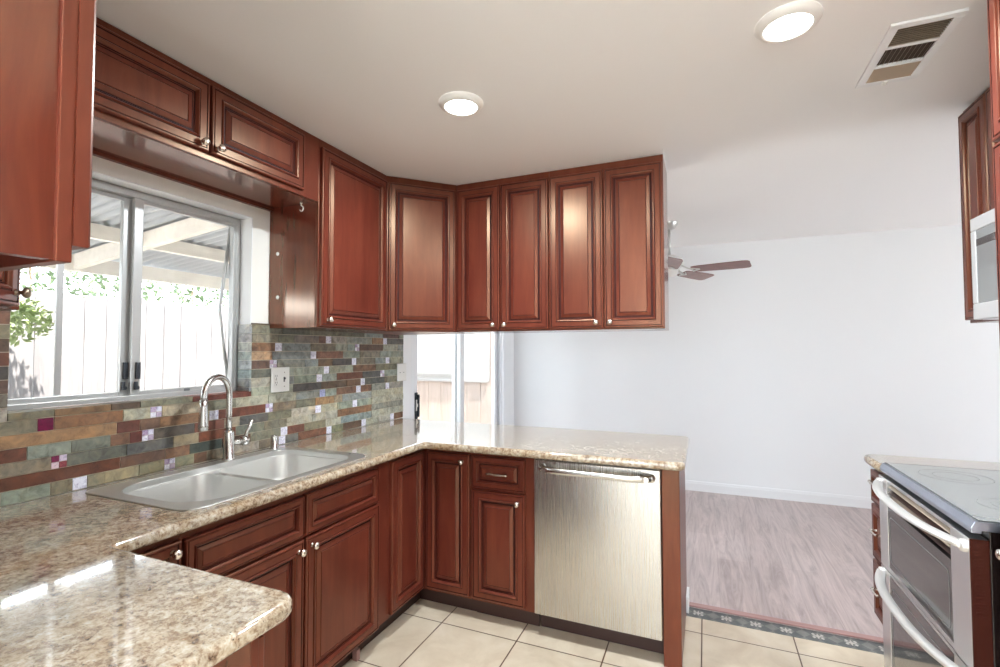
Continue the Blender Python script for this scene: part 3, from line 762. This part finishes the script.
bm = nb(); lathe(bm, (.088, 1.768, .9187), (0, 0, 1), [(0, 0), (.020, 0), (.020, .003), (.0160, .005), (.0160, .060), (.0145, .066), (.009, .0675), (0, .068)], 20); obj('cap', bm, CHROME, t)

# ------------------------------------------------------------------ wall plates
t = thing('switch_plate', 'white two gang switch and outlet plate on the slate tiles right of the window', 'switch', (.012, 1.868, 1.247))
bm = nb(); bx(bm, .0118, .0175, 1.810, 1.927, 1.186, 1.312); pl = obj('plate', bm, WHITEPL, t, .003)
bm = nb()
for zc in (1.232, 1.266): bx(bm, .0172, .0192, 1.829, 1.851, zc - .0145, zc + .0145)
o1 = obj('outlet', bm, WHITEPL, t, .003)
bm = nb()
for zc in (1.232, 1.266):
    bx(bm, .0190, .0196, 1.834, 1.8365, zc - .002, zc + .008); bx(bm, .0190, .0196, 1.8435, 1.846, zc - .002, zc + .008); lathe(bm, (.0190, 1.840, zc - .008), (1, 0, 0), [(.003, 0), (.003, .0006), (0, .0006)], 8)
obj('socket_slots', bm, BLUEGREY, o1)
bm = nb(); bx(bm, .0172, .0180, 1.887, 1.897, 1.236, 1.262); bx(bm, .0178, .0255, 1.8885, 1.8955, 1.249, 1.259); obj('toggle', bm, BLUEGREY, t, .001)
for y_, z_ in ((1.84, 1.249), (1.892, 1.213), (1.892, 1.285)):
    bm = nb(); lathe(bm, (.0174, y_, z_), (1, 0, 0), [(.003, 0), (.003, .0008), (0, .001)], 8); obj('screw', bm, NICKEL, t)
t = thing('outlet_plate', 'white plate at the far end of the backsplash beside the patio door', 'outlet', (.012, 2.955, 1.24))
bm = nb(); bx(bm, .0128, .0180, 2.897, 3.012, 1.178, 1.304); obj('plate', bm, WHITEPL, t, .003)
bm = nb(); bx(bm, .0002, .0126, 2.990, 3.008, 1.19, 1.29); obj('wall_box', bm, WHITEPL, t)
for y_ in (2.932, 2.978): bm = nb(); bx(bm, .0178, .0186, y_ - .005, y_ + .005, 1.236, 1.241); obj('screw', bm, BLUEGREY, t)

# ------------------------------------------------------------------ upper cabinets
ZB, ZT = 1.510, 2.4285
DZ0, DZ1 = 1.5175, 2.388
grp = 'cherry wall cabinets'
# the pair on the peninsula
for (a, b, lab) in ((.6215, 1.2195, 'two door cherry wall cabinet above the peninsula, next to the corner cabinet'), (1.2205, 1.8435, 'two door cherry wall cabinet at the open right end above the peninsula')):
    t = thing('wall_cabinet', lab, 'cabinet', ((a + b) / 2, 2.8, ZB), grp)
    carcass(t, UBO, BU, BN, a, b, ZB, ZT, .307)
    m = (a + b) / 2; a1, b1 = (.6275, 1.2160) if a < 1 else (1.2245, 1.8395); m = (.9175 if a < 1 else 1.531)
    d = door(t, UBO, BU, BN, a1, m - .003, DZ0, DZ1); addknob(d, UBO + BU * (m - .040) + Z3 * 1.5495 + BN * .0195, BN)
    d = door(t, UBO, BU, BN, m + .003, b1, DZ0, DZ1); addknob(d, UBO + BU * (m + .034) + Z3 * 1.5495 + BN * .0195, BN)
# corner diagonal
t = thing('corner_wall_cabinet', 'diagonal cherry corner wall cabinet with one golden lit door', 'cabinet', (.25, 2.7, ZB), grp)
A_ = V((.320, 2.347, 0)); B2 = V((.619, 2.656, 0)); U_ = (B2 - A_).normalized(); N_ = V((U_.y, -U_.x, 0)); LEN = (B2 - A_).length
bm = nb(); prism(bm, [(.002, 2.3385), (.320, 2.3385), (.320, 2.347), (.619, 2.656), (.619, 2.9645), (.002, 2.9645)], ZB, ZT); obj('carcass', bm, CHERRY, t, .001)
d = door(t, A_, U_, N_, .010, LEN - .012, DZ0, DZ1); addknob(d, A_ + U_ * .040 + Z3 * 1.5495 + N_ * .0195, N_)
# tall single door
t = thing('wall_cabinet', 'single door cherry wall cabinet with glossy side right of the kitchen window', 'cabinet', (.16, 2.07, ZB), grp)
carcass(t, ULO, LU, LN, 1.802, 2.3375, ZB, ZT, .318)
d = door(t, ULO, LU, LN, 1.8085, 2.329, DZ0, DZ1); addknob(d, ULO + LU * 1.852 + Z3 * 1.5495 + LN * .0195, LN)
for z_, yx in ((1.885, .058), (1.665, .062)):
    bm = nb(); lathe(bm, (yx, 1.802, z_), (0, -1, 0), [(.010, 0), (.009, .003), (.004, .0045), (0, .005)], 12); obj('screw_cover', bm, WHITEPL, t, label='white screw cover')
# bridge over the window
t = thing('wall_cabinet', 'short two door cherry bridge cabinet over the kitchen window', 'cabinet', (.16, 1.25, 2.115), grp)
carcass(t, ULO, LU, LN, .705, 1.801, 2.118, ZT, .318)
d = door(t, ULO, LU, LN, .752, 1.2255, 2.140, 2.400); addknob(d, ULO + LU * 1.197 + Z3 * 2.166 + LN * .0195, LN)
d = door(t, ULO, LU, LN, 1.2335, 1.694, 2.140, 2.400); addknob(d, ULO + LU * 1.262 + Z3 * 2.166 + LN * .0195, LN)
bm = nb(); bx(bm, .001, .022, .705, 1.801, 2.106, 2.118); obj('back_rail', bm, CHERRY, t)
# near corner diagonal, seen at the left edge
t = thing('corner_wall_cabinet', 'diagonal cherry corner wall cabinet peeking out at the left edge beneath the foreground cabinet', 'cabinet', (.25, .3, ZB), grp)
A_ = V((.625, .375, 0)); B2 = V((.320, .688, 0)); U_ = (B2 - A_).normalized(); N_ = V((U_.y, -U_.x, 0)); LEN = (B2 - A_).length
bm = nb(); prism(bm, [(.002, .050), (.002, .703), (.320, .703), (.320, .688), (.625, .375), (.625, .050)], ZB, ZT); obj('carcass', bm, CHERRY, t, .001)
d = door(t, A_, U_, N_, .012, LEN - .010, DZ0, DZ1); addknob(d, A_ + U_ * (LEN - .030) + Z3 * 1.5535 + N_ * .0195, N_, m=BRONZE)
# near wall cabinet, its end fills the top left corner
t = thing('wall_cabinet', 'large cherry wall cabinet end filling the top left corner of the view', 'cabinet', (.97, .2, ZB), grp)
NUO = V((0, .3465, 0))
bm = nb()
for b in ((.628, .644, .05, .332, ZB, ZT), (1.286, 1.302, .05, .332, ZB - .000, ZT), (.644, 1.286, .05, .058, ZB, ZT), (.644, 1.286, .058, .332, ZB + .022, ZB + .038), (.644, 1.286, .058, .332, ZT - .016, ZT)): bx(bm, *b)
obj('carcass', bm, CHERRY_PANEL, t)
bm = nb(); bxo(bm, NUO, NU, NN, .628, 1.308, ZB - .002, ZT, -.0165, 0); obj('face_frame', bm, CHERRY, t, .0012)
d = door(t, NUO, NU, NN, .640, .968, DZ0 + .012, DZ1); addknob(d, NUO + NU * .93 + Z3 * 1.56 + NN * .0195, NN)
d = door(t, NUO, NU, NN, .974, 1.310, DZ0 + .012, DZ1); addknob(d, NUO + NU * 1.01 + Z3 * 1.56 + NN * .0195, NN)
# little S hook under the bridge cabinet
t = thing('cup_hook', 'small white hook under the bridge cabinet beside the window', 'hook', (.232, 1.780, 2.10))
bm = nb(); hx, hy, hz = .232, 1.780, 2.117
lathe(bm, (hx, hy, hz), (0, 0, -1), [(0, 0), (.006, 0), (.006, .003), (0, .003)], 10)
tube(bm, [(hx, hy, hz - .002), (hx, hy, hz - .014)] + [(hx + .011 * math.sin(a), hy + .002, hz - .027 + .013 * math.cos(a)) for a in [i * PI * 1.35 / 10 for i in range(11)]], .0028, 8)
obj('hook', bm, WHITEPL, t)

# ------------------------------------------------------------------ ceiling lamps
for (x, y, lab) in ((1.111, 1.772, 'round ceiling light farther from the vent, above the counter corner'), (2.289, 1.727, 'round ceiling light with white ring nearest the ceiling vent'), (1.78, -.55, 'added unseen round ceiling light over the dining end behind the viewer')):  # third lamp is out of view, added to brighten the cabinet fronts
    t = thing('ceiling_light', lab, 'light', (x, y, 2.43), 'flush round ceiling lights')
    bm = nb(); lathe(bm, (x, y, 2.4298), (0, 0, -1), [(.093, 0), (.093, .004), (.086, .015), (.074, .021), (.069, .021), (.068, .017)], 40); obj('ring', bm, LAMPRING, t)
    bm = nb(); lathe(bm, (x, y, 2.4125), (0, 0, -1), [(.0685, -.006), (.0685, 0), (.05, .003), (.02, .0048), (0, .005)], 40); obj('lens', bm, LENS, t)
    ld = bpy.data.lights.new('ceiling_light_glow', 'AREA'); ld.shape = 'DISK'; ld.size = .13; ld.energy = CAN_W; ld.color = CAN_COL
    lo = bpy.data.objects.new('ceiling_light_glow', ld); C.objects.link(lo); lo.parent = t; lo.location = (0, 0, -.0245)

# ------------------------------------------------------------------ ceiling vent
t = thing('ceiling_vent', 'white rectangular air vent with three louvre banks in the ceiling', 'vent', (2.687, 2.065, 2.43))
vx0, vx1, vy0, vy1 = 2.592, 2.785, 1.868, 2.268
bm = nb()
for b in ((vx0, vx1, vy0, vy0 + .026), (vx0, vx1, vy1 - .030, vy1), (vx0, vx0 + .027, vy0 + .026, vy1 - .030), (vx1 - .027, vx1, vy0 + .026, vy1 - .030), (vx0 + .027, vx1 - .027, 2.000, 2.014), (vx0 + .027, vx1 - .027, 2.123, 2.137)): bx(bm, *b, 2.4205, 2.4298)
obj('frame', bm, WHITE, t, .002)
bm = nb(); bx(bm, vx0 + .02, vx1 - .02, vy0 + .02, vy1 - .02, 2.4292, 2.4298); obj('duct', bm, VENTDARK, t)
def slatbank(horizontal, a0, a1, b0, b1, n, tilt, w):
    bm = nb()
    for i in range(n):
        q = a0 + (a1 - a0) * (i + .5) / n; dz = w * math.sin(tilt) / 2; dq = w * math.cos(tilt) / 2
        for th in (0,):
            if horizontal: pts = [(b0, q - dq, 2.4245 - dz), (b1, q - dq, 2.4245 - dz), (b1, q + dq, 2.4245 + dz), (b0, q + dq, 2.4245 + dz)]
            else: pts = [(q - dq, b0, 2.4245 - dz), (q - dq, b1, 2.4245 - dz), (q + dq, b1, 2.4245 + dz), (q + dq, b0, 2.4245 + dz)]
            lo_ = [bm.verts.new(p) for p in pts]; hi_ = [bm.verts.new((p[0], p[1], p[2] + .0009)) for p in pts]
            bm.faces.new(lo_); bm.faces.new(hi_)
            for k in range(4): bm.faces.new((lo_[k], lo_[(k + 1) % 4], hi_[(k + 1) % 4], hi_[k]))
    return bm
obj('louvre_bank', slatbank(True, 1.895, 1.999, vx0 + .027, vx1 - .027, 9, .9, .008), LOUVRE, t)
obj('louvre_bank', slatbank(False, vx0 + .028, vx1 - .028, 2.015, 2.122, 10, .9, .008), LOUVRE, t)
obj('louvre_bank', slatbank(True, 2.138, 2.237, vx0 + .027, vx1 - .027, 9, -.45, .0135), LOUVRE, t)
bm = nb(); bx(bm, 2.675, 2.690, 2.240, 2.262, 2.414, 2.421); bx(bm, 2.680, 2.685, 2.245, 2.257, 2.408, 2.414); obj('lever', bm, WHITEPL, t)

# ------------------------------------------------------------------ ceiling fan
fxx, fyy = 1.775, 4.20
t = thing('ceiling_fan', 'five blade brown ceiling fan in the living room beyond the peninsula', 'fan', (fxx, fyy, 2.445))
bm = nb(); lathe(bm, (fxx, fyy, 2.4448), (0, 0, -1), [(.070, 0), (.068, .02), (.045, .05), (.018, .06), (0, .06)], 24); obj('canopy', bm, FANMETAL, t)
bm = nb(); tube(bm, [(fxx, fyy, 2.39), (fxx, fyy, 2.17)], .012, 12); obj('downrod', bm, FANMETAL, t)
bm = nb(); lathe(bm, (fxx, fyy, 2.175), (0, 0, -1), [(0, 0), (.05, .004), (.105, .03), (.115, .06), (.112, .085), (.08, .11), (.06, .15), (.045, .175), (0, .18)], 28); obj('motor_housing', bm, WHITEPL, t)
for k in range(5):
    a = math.radians(-12 + 72 * k); e = V((math.cos(a), math.sin(a), 0)); s = V((-math.sin(a), math.cos(a), 0)); tl = math.radians(-14)
    sv = s * math.cos(tl) + Z3 * math.sin(tl); nv = e.cross(sv).normalized(); O_ = V((fxx, fyy, 2.045))
    bm = nb(); pts = []
    for u, w in ((.175, .045), (.20, .055), (.40, .066), (.55, .069), (.585, .062), (.598, .045)): pts.append((u, w))
    outl = [(u, w) for u, w in pts] + [(u, -w) for u, w in reversed(pts)]
    top = [bm.verts.new(O_ + e * u + sv * w + nv * .003) for u, w in outl]; bot = [bm.verts.new(O_ + e * u + sv * w - nv * .003) for u, w in outl]
    bm.faces.new(top); bm.faces.new(bot)
    for i in range(len(outl)):
        j = (i + 1) % len(outl); bm.faces.new((top[i], top[j], bot[j], bot[i]))
    bl = obj('blade', bm, BLADE, t)
    bm = nb(); tube(bm, [V((fxx, fyy, 2.085)) + e * .09, O_ + e * .14 + Z3 * .012, O_ + e * .185 - nv * .006], [.011, .009, .012], 8, flat=(1.4, .6))
    tube(bm, [O_ + e * .18 - nv * .006 + sv * .03, O_ + e * .235 - nv * .006], .006, 8); tube(bm, [O_ + e * .18 - nv * .006 - sv * .03, O_ + e * .235 - nv * .006], .006, 8)
    obj('blade_iron', bm, FANMETAL, bl)
# ------------------------------------------------------------------ right hand side: range, microwave, cabinets
RO, RU, RN = V((2.765, 0, 0)), V((0, 1, 0)), V((-1, 0, 0))
RUO = V((3.080, 0, 0))
t = thing('drawer_cabinet', 'narrow three drawer cherry base cabinet behind the range', 'cabinet', (3.0, 2.64, 0), 'cherry base cabinets')
RO_ = RO; RO = V((2.746, 0, 0))
carcass(t, RO, RU, RN, 2.536, 2.742, .185, .875, .61)
for a, b, pz in ((.706, .850, .806), (.455, .696, .590), (.200, .445, .330)):
    d = door(t, RO, RU, RN, 2.541, 2.738, a, b, 'drawer'); pull(d, RO + RU * 2.640 + Z3 * pz + RN * .017, RU, RN, .076)
bm = nb(); bxo(bm, RO, RU, RN, 2.536, 2.742, .002, .184, -.08, -.065); obj('toe_kick', bm, TOEMAT, t)
RO = RO_

RSIDE = mat('range_side_reflection', (0.12, 0.04, 0.03), 0.12, 0.8)  # red-brown colour stands in for the pantry reflected in the dark side
ry0, ry1 = 1.767, 2.530
t = thing('range', 'stainless double oven range with glass cooktop at the right edge', 'range', (3.03, 2.15, 0))
bm = nb(); bx(bm, 2.748, 3.375, ry0 + .004, ry1 - .004, .07, .895)
for a, b in ((2.78, ry0 + .04), (2.78, ry1 - .07), (3.30, ry0 + .04), (3.30, ry1 - .07)): bx(bm, a, a + .03, b, b + .03, .002, .07)
obj('body', bm, BLACKGLOSS, t, .002)
bm = nb()
a = [(2.708, .888), (2.706, .902), (2.716, .9205), (3.378, .9205), (3.378, .8955), (2.73, .8955), (2.73, .888)]
lo_ = [bm.verts.new((x, ry0, z)) for x, z in a]; hi_ = [bm.verts.new((x, ry1, z)) for x, z in a]
bm.faces.new(lo_); bm.faces.new(hi_)
for i in range(len(a)): j = (i + 1) % len(a); bm.faces.new((lo_[i], lo_[j], hi_[j], hi_[i]))
obj('cooktop_frame', bm, mat('cooktop_trim', (0.48, 0.52, 0.61), 0.32, 1.0), t, .0015)
bm = nb(); bx(bm, 2.726, 3.30, ry0 + .006, ry1 - .020, .9207, .9250); ct = obj('cooktop_glass', bm, COOKGLASS, t, .001)
bm = nb(); bx(bm, 2.722, 3.36, ry1 - .019, ry1 - .006, .9207, .9235); obj('cooktop_edge', bm, BLACK, t)
RINGM = mat('burner_mark', (0.27, 0.27, 0.26), 0.3)
for cx, cy, rr in ((2.885, 2.34, .105), (2.885, 1.96, .085), (3.14, 2.34, .08), (3.14, 1.96, .11)):
    bm = nb()
    for q in (rr, rr * .62): lathe(bm, (cx, cy, .9251), (0, 0, 1), [(q, 0), (q, .0003), (q - .0018, .0003), (q - .0018, 0)], 48)
    obj('burner_ring', bm, RINGM, ct)
def ovendoor(z0, z1, hz, vent):
    gy0, gy1 = ry0 + .115, ry1 - .095
    bm = nb(); xf = 2.702
    # frame of stiles and rails round the dark glass
    bx(bm, xf, 2.745, ry0 + .001, gy0, z0, z1); bx(bm, xf, 2.745, gy1, ry1 - .001, z0, z1)
    bx(bm, xf + .002, 2.745, gy0, gy1, z0, z0 + .018)
    bx(bm, xf + .003, 2.745, gy0, gy1, z1 - .012, z1)
    dr = obj('oven_door', bm, STEEL_RANGE, t, .0012)
    gt = z1 - (.105 if vent else .012)
    bm = nb(); bx(bm, xf + .002, 2.74, gy0, gy1, z0 + .018, gt); obj('oven_glass', bm, OVENGLASS, dr)
    bm = nb(); p = rrect(gy0 + .02, gy1 - .02, z0 + .045, gt - .035, .02, 5)
    q = rrect(gy0 + .024, gy1 - .024, z0 + .049, gt - .039, .017, 5)
    va = [bm.verts.new((xf + .0012, y, z)) for y, z in p]; vb = [bm.verts.new((xf + .0012, y, z)) for y, z in q]
    for i in range(len(p)): j = (i + 1) % len(p); bm.faces.new((va[i], va[j], vb[j], vb[i]))
    obj('window_outline', bm, RINGM, dr)
    if vent:
        bm = nb(); bx(bm, 2.724, 2.742, gy0, gy1, gt, z1 - .012); obj('vent_recess', bm, BLACK, dr)
        for k in range(4):
            bm = nb(); zc = gt + .012 + k * .021; quad_pts = [(2.706, zc), (2.709, zc - .003), (2.723, zc + .008), (2.721, zc + .011)]
            l1 = [bm.verts.new((x, gy0, z)) for x, z in quad_pts]; l2 = [bm.verts.new((x, gy1, z)) for x, z in quad_pts]
            bm.faces.new(l1); bm.faces.new(l2)
            for i in range(4): j = (i + 1) % 4; bm.faces.new((l1[i], l1[j], l2[j], l2[i]))
            obj('vent_slat', bm, TOEMAT if k % 2 == 0 else LOUVRE, dr)
    bm = nb(); pts = []
    yc, hh = (ry0 + ry1) / 2, (ry1 - ry0) / 2 - .022
    for i in range(33):
        q = i / 16 - 1; pts.append((xf + .004 - .058 * (1 - abs(q) ** 2.6) - .008, yc + q * hh, hz))
    tube(bm, pts, [.0175] * 33, 12, flat=(1.0, .62))
    for s in (-1, 1): lathe(bm, (xf + .003, yc + s * (hh - .002), hz), (-1, 0, 0), [(.018, 0), (.018, .010), (.016, .016), (0, .018)], 16)
    obj('handle', bm, STEEL_HANDLE, dr)
    return dr
STEEL_HANDLE = mat('handle_steel', (0.88, 0.87, 0.84), 0.45, 0.8)
d = ovendoor(.505, .872, .845, True)
bm = nb()
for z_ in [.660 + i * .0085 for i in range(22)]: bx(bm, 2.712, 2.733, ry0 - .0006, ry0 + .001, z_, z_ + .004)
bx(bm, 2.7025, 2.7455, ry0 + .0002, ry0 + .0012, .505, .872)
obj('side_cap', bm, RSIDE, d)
d = ovendoor(.085, .500, .477, False)
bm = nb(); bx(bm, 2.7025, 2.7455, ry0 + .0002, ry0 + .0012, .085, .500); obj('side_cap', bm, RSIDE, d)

# pantry at the right edge
t = thing('pantry_cabinet', 'tall cherry pantry cabinet cut by the right edge of the view', 'cabinet', (3.05, 1.4, 0))
PO = V((2.786, 0, 0))
carcass(t, PO, RU, RN, 1.10, 1.738, .10, ZT, .596)
d = door(t, PO, RU, RN, 1.106, 1.734, .108, .905); 
bm = nb(); bxo(bm, PO, RU, RN, 1.106, 1.734, .108, .905, .0205, .028); obj('edge_strip', bm, CHERRY, d, .001)
knob(d, PO + RU * 1.690 + Z3 * .862 + RN * .028, RN)
door(t, PO, RU, RN, 1.106, 1.734, .915, 1.955)
d = door(t, PO, RU, RN, 1.106, 1.734, 1.965, 2.40)
toe(t, PO, RU, RN, 1.10, 1.738)
# wall cabinets above the range
t = thing('wall_cabinet', 'narrow tall cherry wall cabinet left of the microwave', 'cabinet', (3.2, 2.58, ZB), grp)
carcass(t, RUO, RU, RN, 2.470, 2.690, ZB, ZT, .302)
d = door(t, RUO, RU, RN, 2.474, 2.686, ZB + .012, DZ1 + .02); knob(d, RUO + RU * 2.50 + Z3 * 1.56 + RN * .0195, RN)
t = thing('wall_cabinet', 'cherry wall cabinet directly above the microwave', 'cabinet', (3.2, 2.08, 1.91), grp)
carcass(t, RUO, RU, RN, 1.742, 2.468, 1.912, ZT, .302)
d = door(t, RUO, RU, RN, 2.108, 2.464, 1.922, DZ1 + .02); knob(d, RUO + RU * 2.14 + Z3 * 1.955 + RN * .0195, RN)
d = door(t, RUO, RU, RN, 1.746, 2.102, 1.922, DZ1 + .02); knob(d, RUO + RU * 2.07 + Z3 * 1.955 + RN * .0195, RN)
t = thing('microwave', 'over the range microwave with pale frame at the right edge', 'microwave', (3.2, 2.1, 1.51))
bm = nb(); bx(bm, 3.03, 3.382, 1.742, 2.467, 1.512, 1.909); obj('body', bm, STEEL_RANGE, t, .002)
bm = nb(); x0, x1 = 3.002, 3.029
for b in ((1.744, 2.466, 1.513, 1.575), (1.744, 2.466, 1.858, 1.908), (2.432, 2.466, 1.575, 1.858), (1.744, 1.95, 1.575, 1.858)): bx(bm, x0, x1, *b)
dr = obj('door', bm, mat('microwave_frame', (0.60, 0.60, 0.60), 0.35, 0.2), t, .004)
bm = nb(); bx(bm, 3.006, 3.028, 1.95, 2.432, 1.575, 1.858); gl = obj('door_glass', bm, MWGLASS, dr)
bm = nb(); bx(bm, 3.0052, 3.0062, 1.951, 2.431, 1.795, 1.822); obj('glass_band', bm, MWBAND, gl)
bm = nb(); bx(bm, 3.01, 3.025, 2.02, 2.30, 1.506, 1.5125); obj('vent_slot', bm, BLACK, t)

# ------------------------------------------------------------------ outside
struct('ground', boxes([(-9, WT, -9, 12, -.24, -.14), (WT, 7.74, -9, -3.14, -.24, -.14), (7.74, 15, -9, 12, -.24, -.14), (WT, 7.74, 5.37, 12, -.24, -.14)]), CONCRETE)
random.seed(4)
def fence(name, label, along, p, a0, a1, h, m, bw, face):
    t = thing(name, label, 'fence', ((p, (a0 + a1) / 2, -.14) if along == 'y' else ((a0 + a1) / 2, p, -.14)))
    bm = nb(); q = a0
    while q < a1 - .02:
        w = min(bw, a1 - q); dz = random.uniform(-.012, .012); off = random.uniform(0, .004); g = .003; z1 = h + dz; c = .022
        pts = [(q + g, -.12), (q + w - g, -.12), (q + w - g, z1 - c), (q + w - g - c, z1), (q + g + c, z1), (q + g, z1 - c)]
        A = []
        for w_ in (off, off + .016):
            A.append([bm.verts.new((p + face * w_, u, z) if along == 'y' else (u, p + face * w_, z)) for u, z in pts])
        bm.faces.new(A[0]); bm.faces.new(A[1])
        for i in range(6): j = (i + 1) % 6; bm.faces.new((A[0][i], A[0][j], A[1][j], A[1][i]))
        q += w
    obj('boards', bm, m, t)
    bm = nb()
    for z in (.15, .85, 1.5):
        if along == 'y': bx(bm, p - face * .04, p - face * .002, a0, a1, z, z + .085)
        else: bx(bm, a0, a1, min(p - face * .04, p - face * .002), max(p - face * .04, p - face * .002), z, z + .085)
    obj('rails', bm, m, t)
    k = a0 + .3
    while k < a1:
        bm = nb()
        if along == 'y': bx(bm, p - face * .13, p - face * .041, k, k + .09, -.139, h - .1)
        else: bx(bm, k, k + .09, min(p - face * .13, p - face * .041), max(p - face * .13, p - face * .041), -.139, h - .1)
        obj('post', bm, m, t); k += 2.4
    return t
fence('wood_fence', 'pale weathered board fence seen through the kitchen window', 'y', -2.25, -1.5, 5.60, 1.82, FENCEW, .145, 1)
fence('wood_fence', 'tan board fence seen through the sliding patio door', 'x', 5.70, -2.2, 0.6, 1.9, FENCET, .195, -1)
# white dotted lattice sheet hung on the tan fence
p = coords(LATTICE); v = N(LATTICE, 'ShaderNodeTexVoronoi'); v.inputs['Scale'].default_value = 30; v.inputs['Randomness'].default_value = 0
L(LATTICE, p, 'Vector', v, 'Vector'); rr_ = ramp(LATTICE, v, 'Distance', [(0.20, (.135, .128, .12)), (0.30, (.215, .212, .208))]); L(LATTICE, rr_, 'Color', bsdf(LATTICE), 'Base Color')
t = thing('lattice_panel', 'white dotted lattice panel hung high on the tan fence outside the patio door', 'panel', (-1.0, 5.66, 1.0))
def lat(x0, x1, z0, z1, r, y0, m, nm):
    bm = nb(); pts = rrect(x0, x1, z0, z1, [r, r, .01, .01], 5); a = [bm.verts.new((x, y0, z)) for x, z in pts]; b = [bm.verts.new((x, y0 + .012, z)) for x, z in pts]
    bm.faces.new(a); bm.faces.new(b)
    for i in range(len(pts)): j = (i + 1) % len(pts); bm.faces.new((a[i], a[j], b[j], b[i]))
    return obj(nm, bm, m, t)
lat(-1.72, -.50, .985, 1.88, .05, 5.655, LATTICE, 'sheet'); lat(-1.62, -.93, 1.045, 1.085, .005, 5.650, LATTICEHOLE, 'dark_band')
# patio cover
t = thing('patio_cover', 'white painted patio cover with corrugated roof outside the kitchen window', 'patio cover', (-1.0, 2.2, -.14))
rz = lambda x: 2.190 + .1035 * x
bm = nb(); ny = 400; ya, yb = -1.6, 3.3; prev = None
for i in range(ny + 1):
    y = ya + (yb - ya) * i / ny; w = .011 * math.sin(y / .068 * 2 * PI)
    cur = [bm.verts.new((x, y, rz(x) + .016 + w)) for x in (-.15, -1.0, -1.86)]
    if prev:
        for k in range(2): f = bm.faces.new((prev[k], prev[k + 1], cur[k + 1], cur[k])); f.smooth = True
    prev = cur
ro = obj('corrugated_roof', bm, ROOFM, t); sm = ro.modifiers.new('thick', 'SOLIDIFY'); sm.thickness = .003
for x, z0, z1 in ((-1.72, 1.912, 2.010), (-1.02, 2.004, 2.082)):
    bm = nb(); bx(bm, x, x + .045, ya, yb, z0, z1); obj('beam', bm, BEAMW, t)
bm = nb(); bx(bm, -.18, -.142, ya, yb, 2.06, 2.165); obj('ledger', bm, BEAMW, t)
for y in (-.9, .45, 1.80, 3.15):
    bm = nb(); pts = [(-.181, rz(-.181) - .09), (-1.80, rz(-1.80) - .09), (-1.80, rz(-1.80) + .002), (-.181, rz(-.181) + .002)]
    a = [bm.verts.new((x, y - .02, z)) for x, z in pts]; b = [bm.verts.new((x, y + .02, z)) for x, z in pts]; bm.faces.new(a); bm.faces.new(b)
    for i in range(4): j = (i + 1) % 4; bm.faces.new((a[i], a[j], b[j], b[i]))
    obj('rafter', bm, BEAMW, t)
for y in (-1.3, 3.1): bm = nb(); bx(bm, -1.74, -1.65, y, y + .09, -.139, 1.912); obj('post', bm, BEAMW, t)
# greenery behind and over the fence
def tree(name, label, cat, base, blobs, n, size, m, trunk):
    t = thing(name, label, cat, base)
    bm = nb()
    for (c, r, k) in blobs:
        for i in range(int(n * k)):
            while True:
                d = V((random.uniform(-1, 1), random.uniform(-1, 1), random.uniform(-1, 1)))
                if d.length < 1: break
            p = V(c) + V((d.x * r[0], d.y * r[1], d.z * r[2])); s = size * random.uniform(.6, 1.3)
            a = V((random.gauss(0, 1), random.gauss(0, 1), random.gauss(0, 1))).normalized(); b = a.orthogonal().normalized(); nn_ = a.cross(b)
            quad(bm, [p - a * s, p - b * s * .45 + nn_ * s * .1, p + a * s, p + b * s * .45 + nn_ * s * .1])
    obj('foliage', bm, m, t, recalc=False)
    for pts, rs in trunk: bm = nb(); tube(bm, pts, rs, 8); obj('branch', bm, BARK, t)
    return t
tree('garden_tree', 'leafy green shrub spilling over the fence at the left of the kitchen window', 'tree', (-2.6, 1.3, -.14),
     [((-2.02, 1.52, 1.60), (.16, .34, .17), 1.0), ((-2.35, 1.40, 2.02), (.30, .46, .16), .7)], 800, .026, LEAF,
     [([(-2.6, 1.3, -.139), (-2.58, 1.32, 1.0), (-2.5, 1.36, 1.9)], [.05, .04, .02]), ([(-2.5, 1.36, 1.85), (-2.25, 1.44, 1.93), (-2.1, 1.5, 1.75)], [.018, .012, .006])])
tree('garden_tree', 'sparse olive hedge showing just above the pale fence', 'hedge', (-3.2, 3.0, -.14),
     [((-3.2, y, 2.10), (.30, .60, .32), 1.0) for y in (.6, 1.6, 2.6, 3.6, 4.6)], 620, .034, LEAF2,
     [([(-3.2, y, -.139), (-3.2, y + .05, 1.2), (-3.18, y, 2.1)], [.03, .02, .01]) for y in (.8, 2.2, 3.6)])
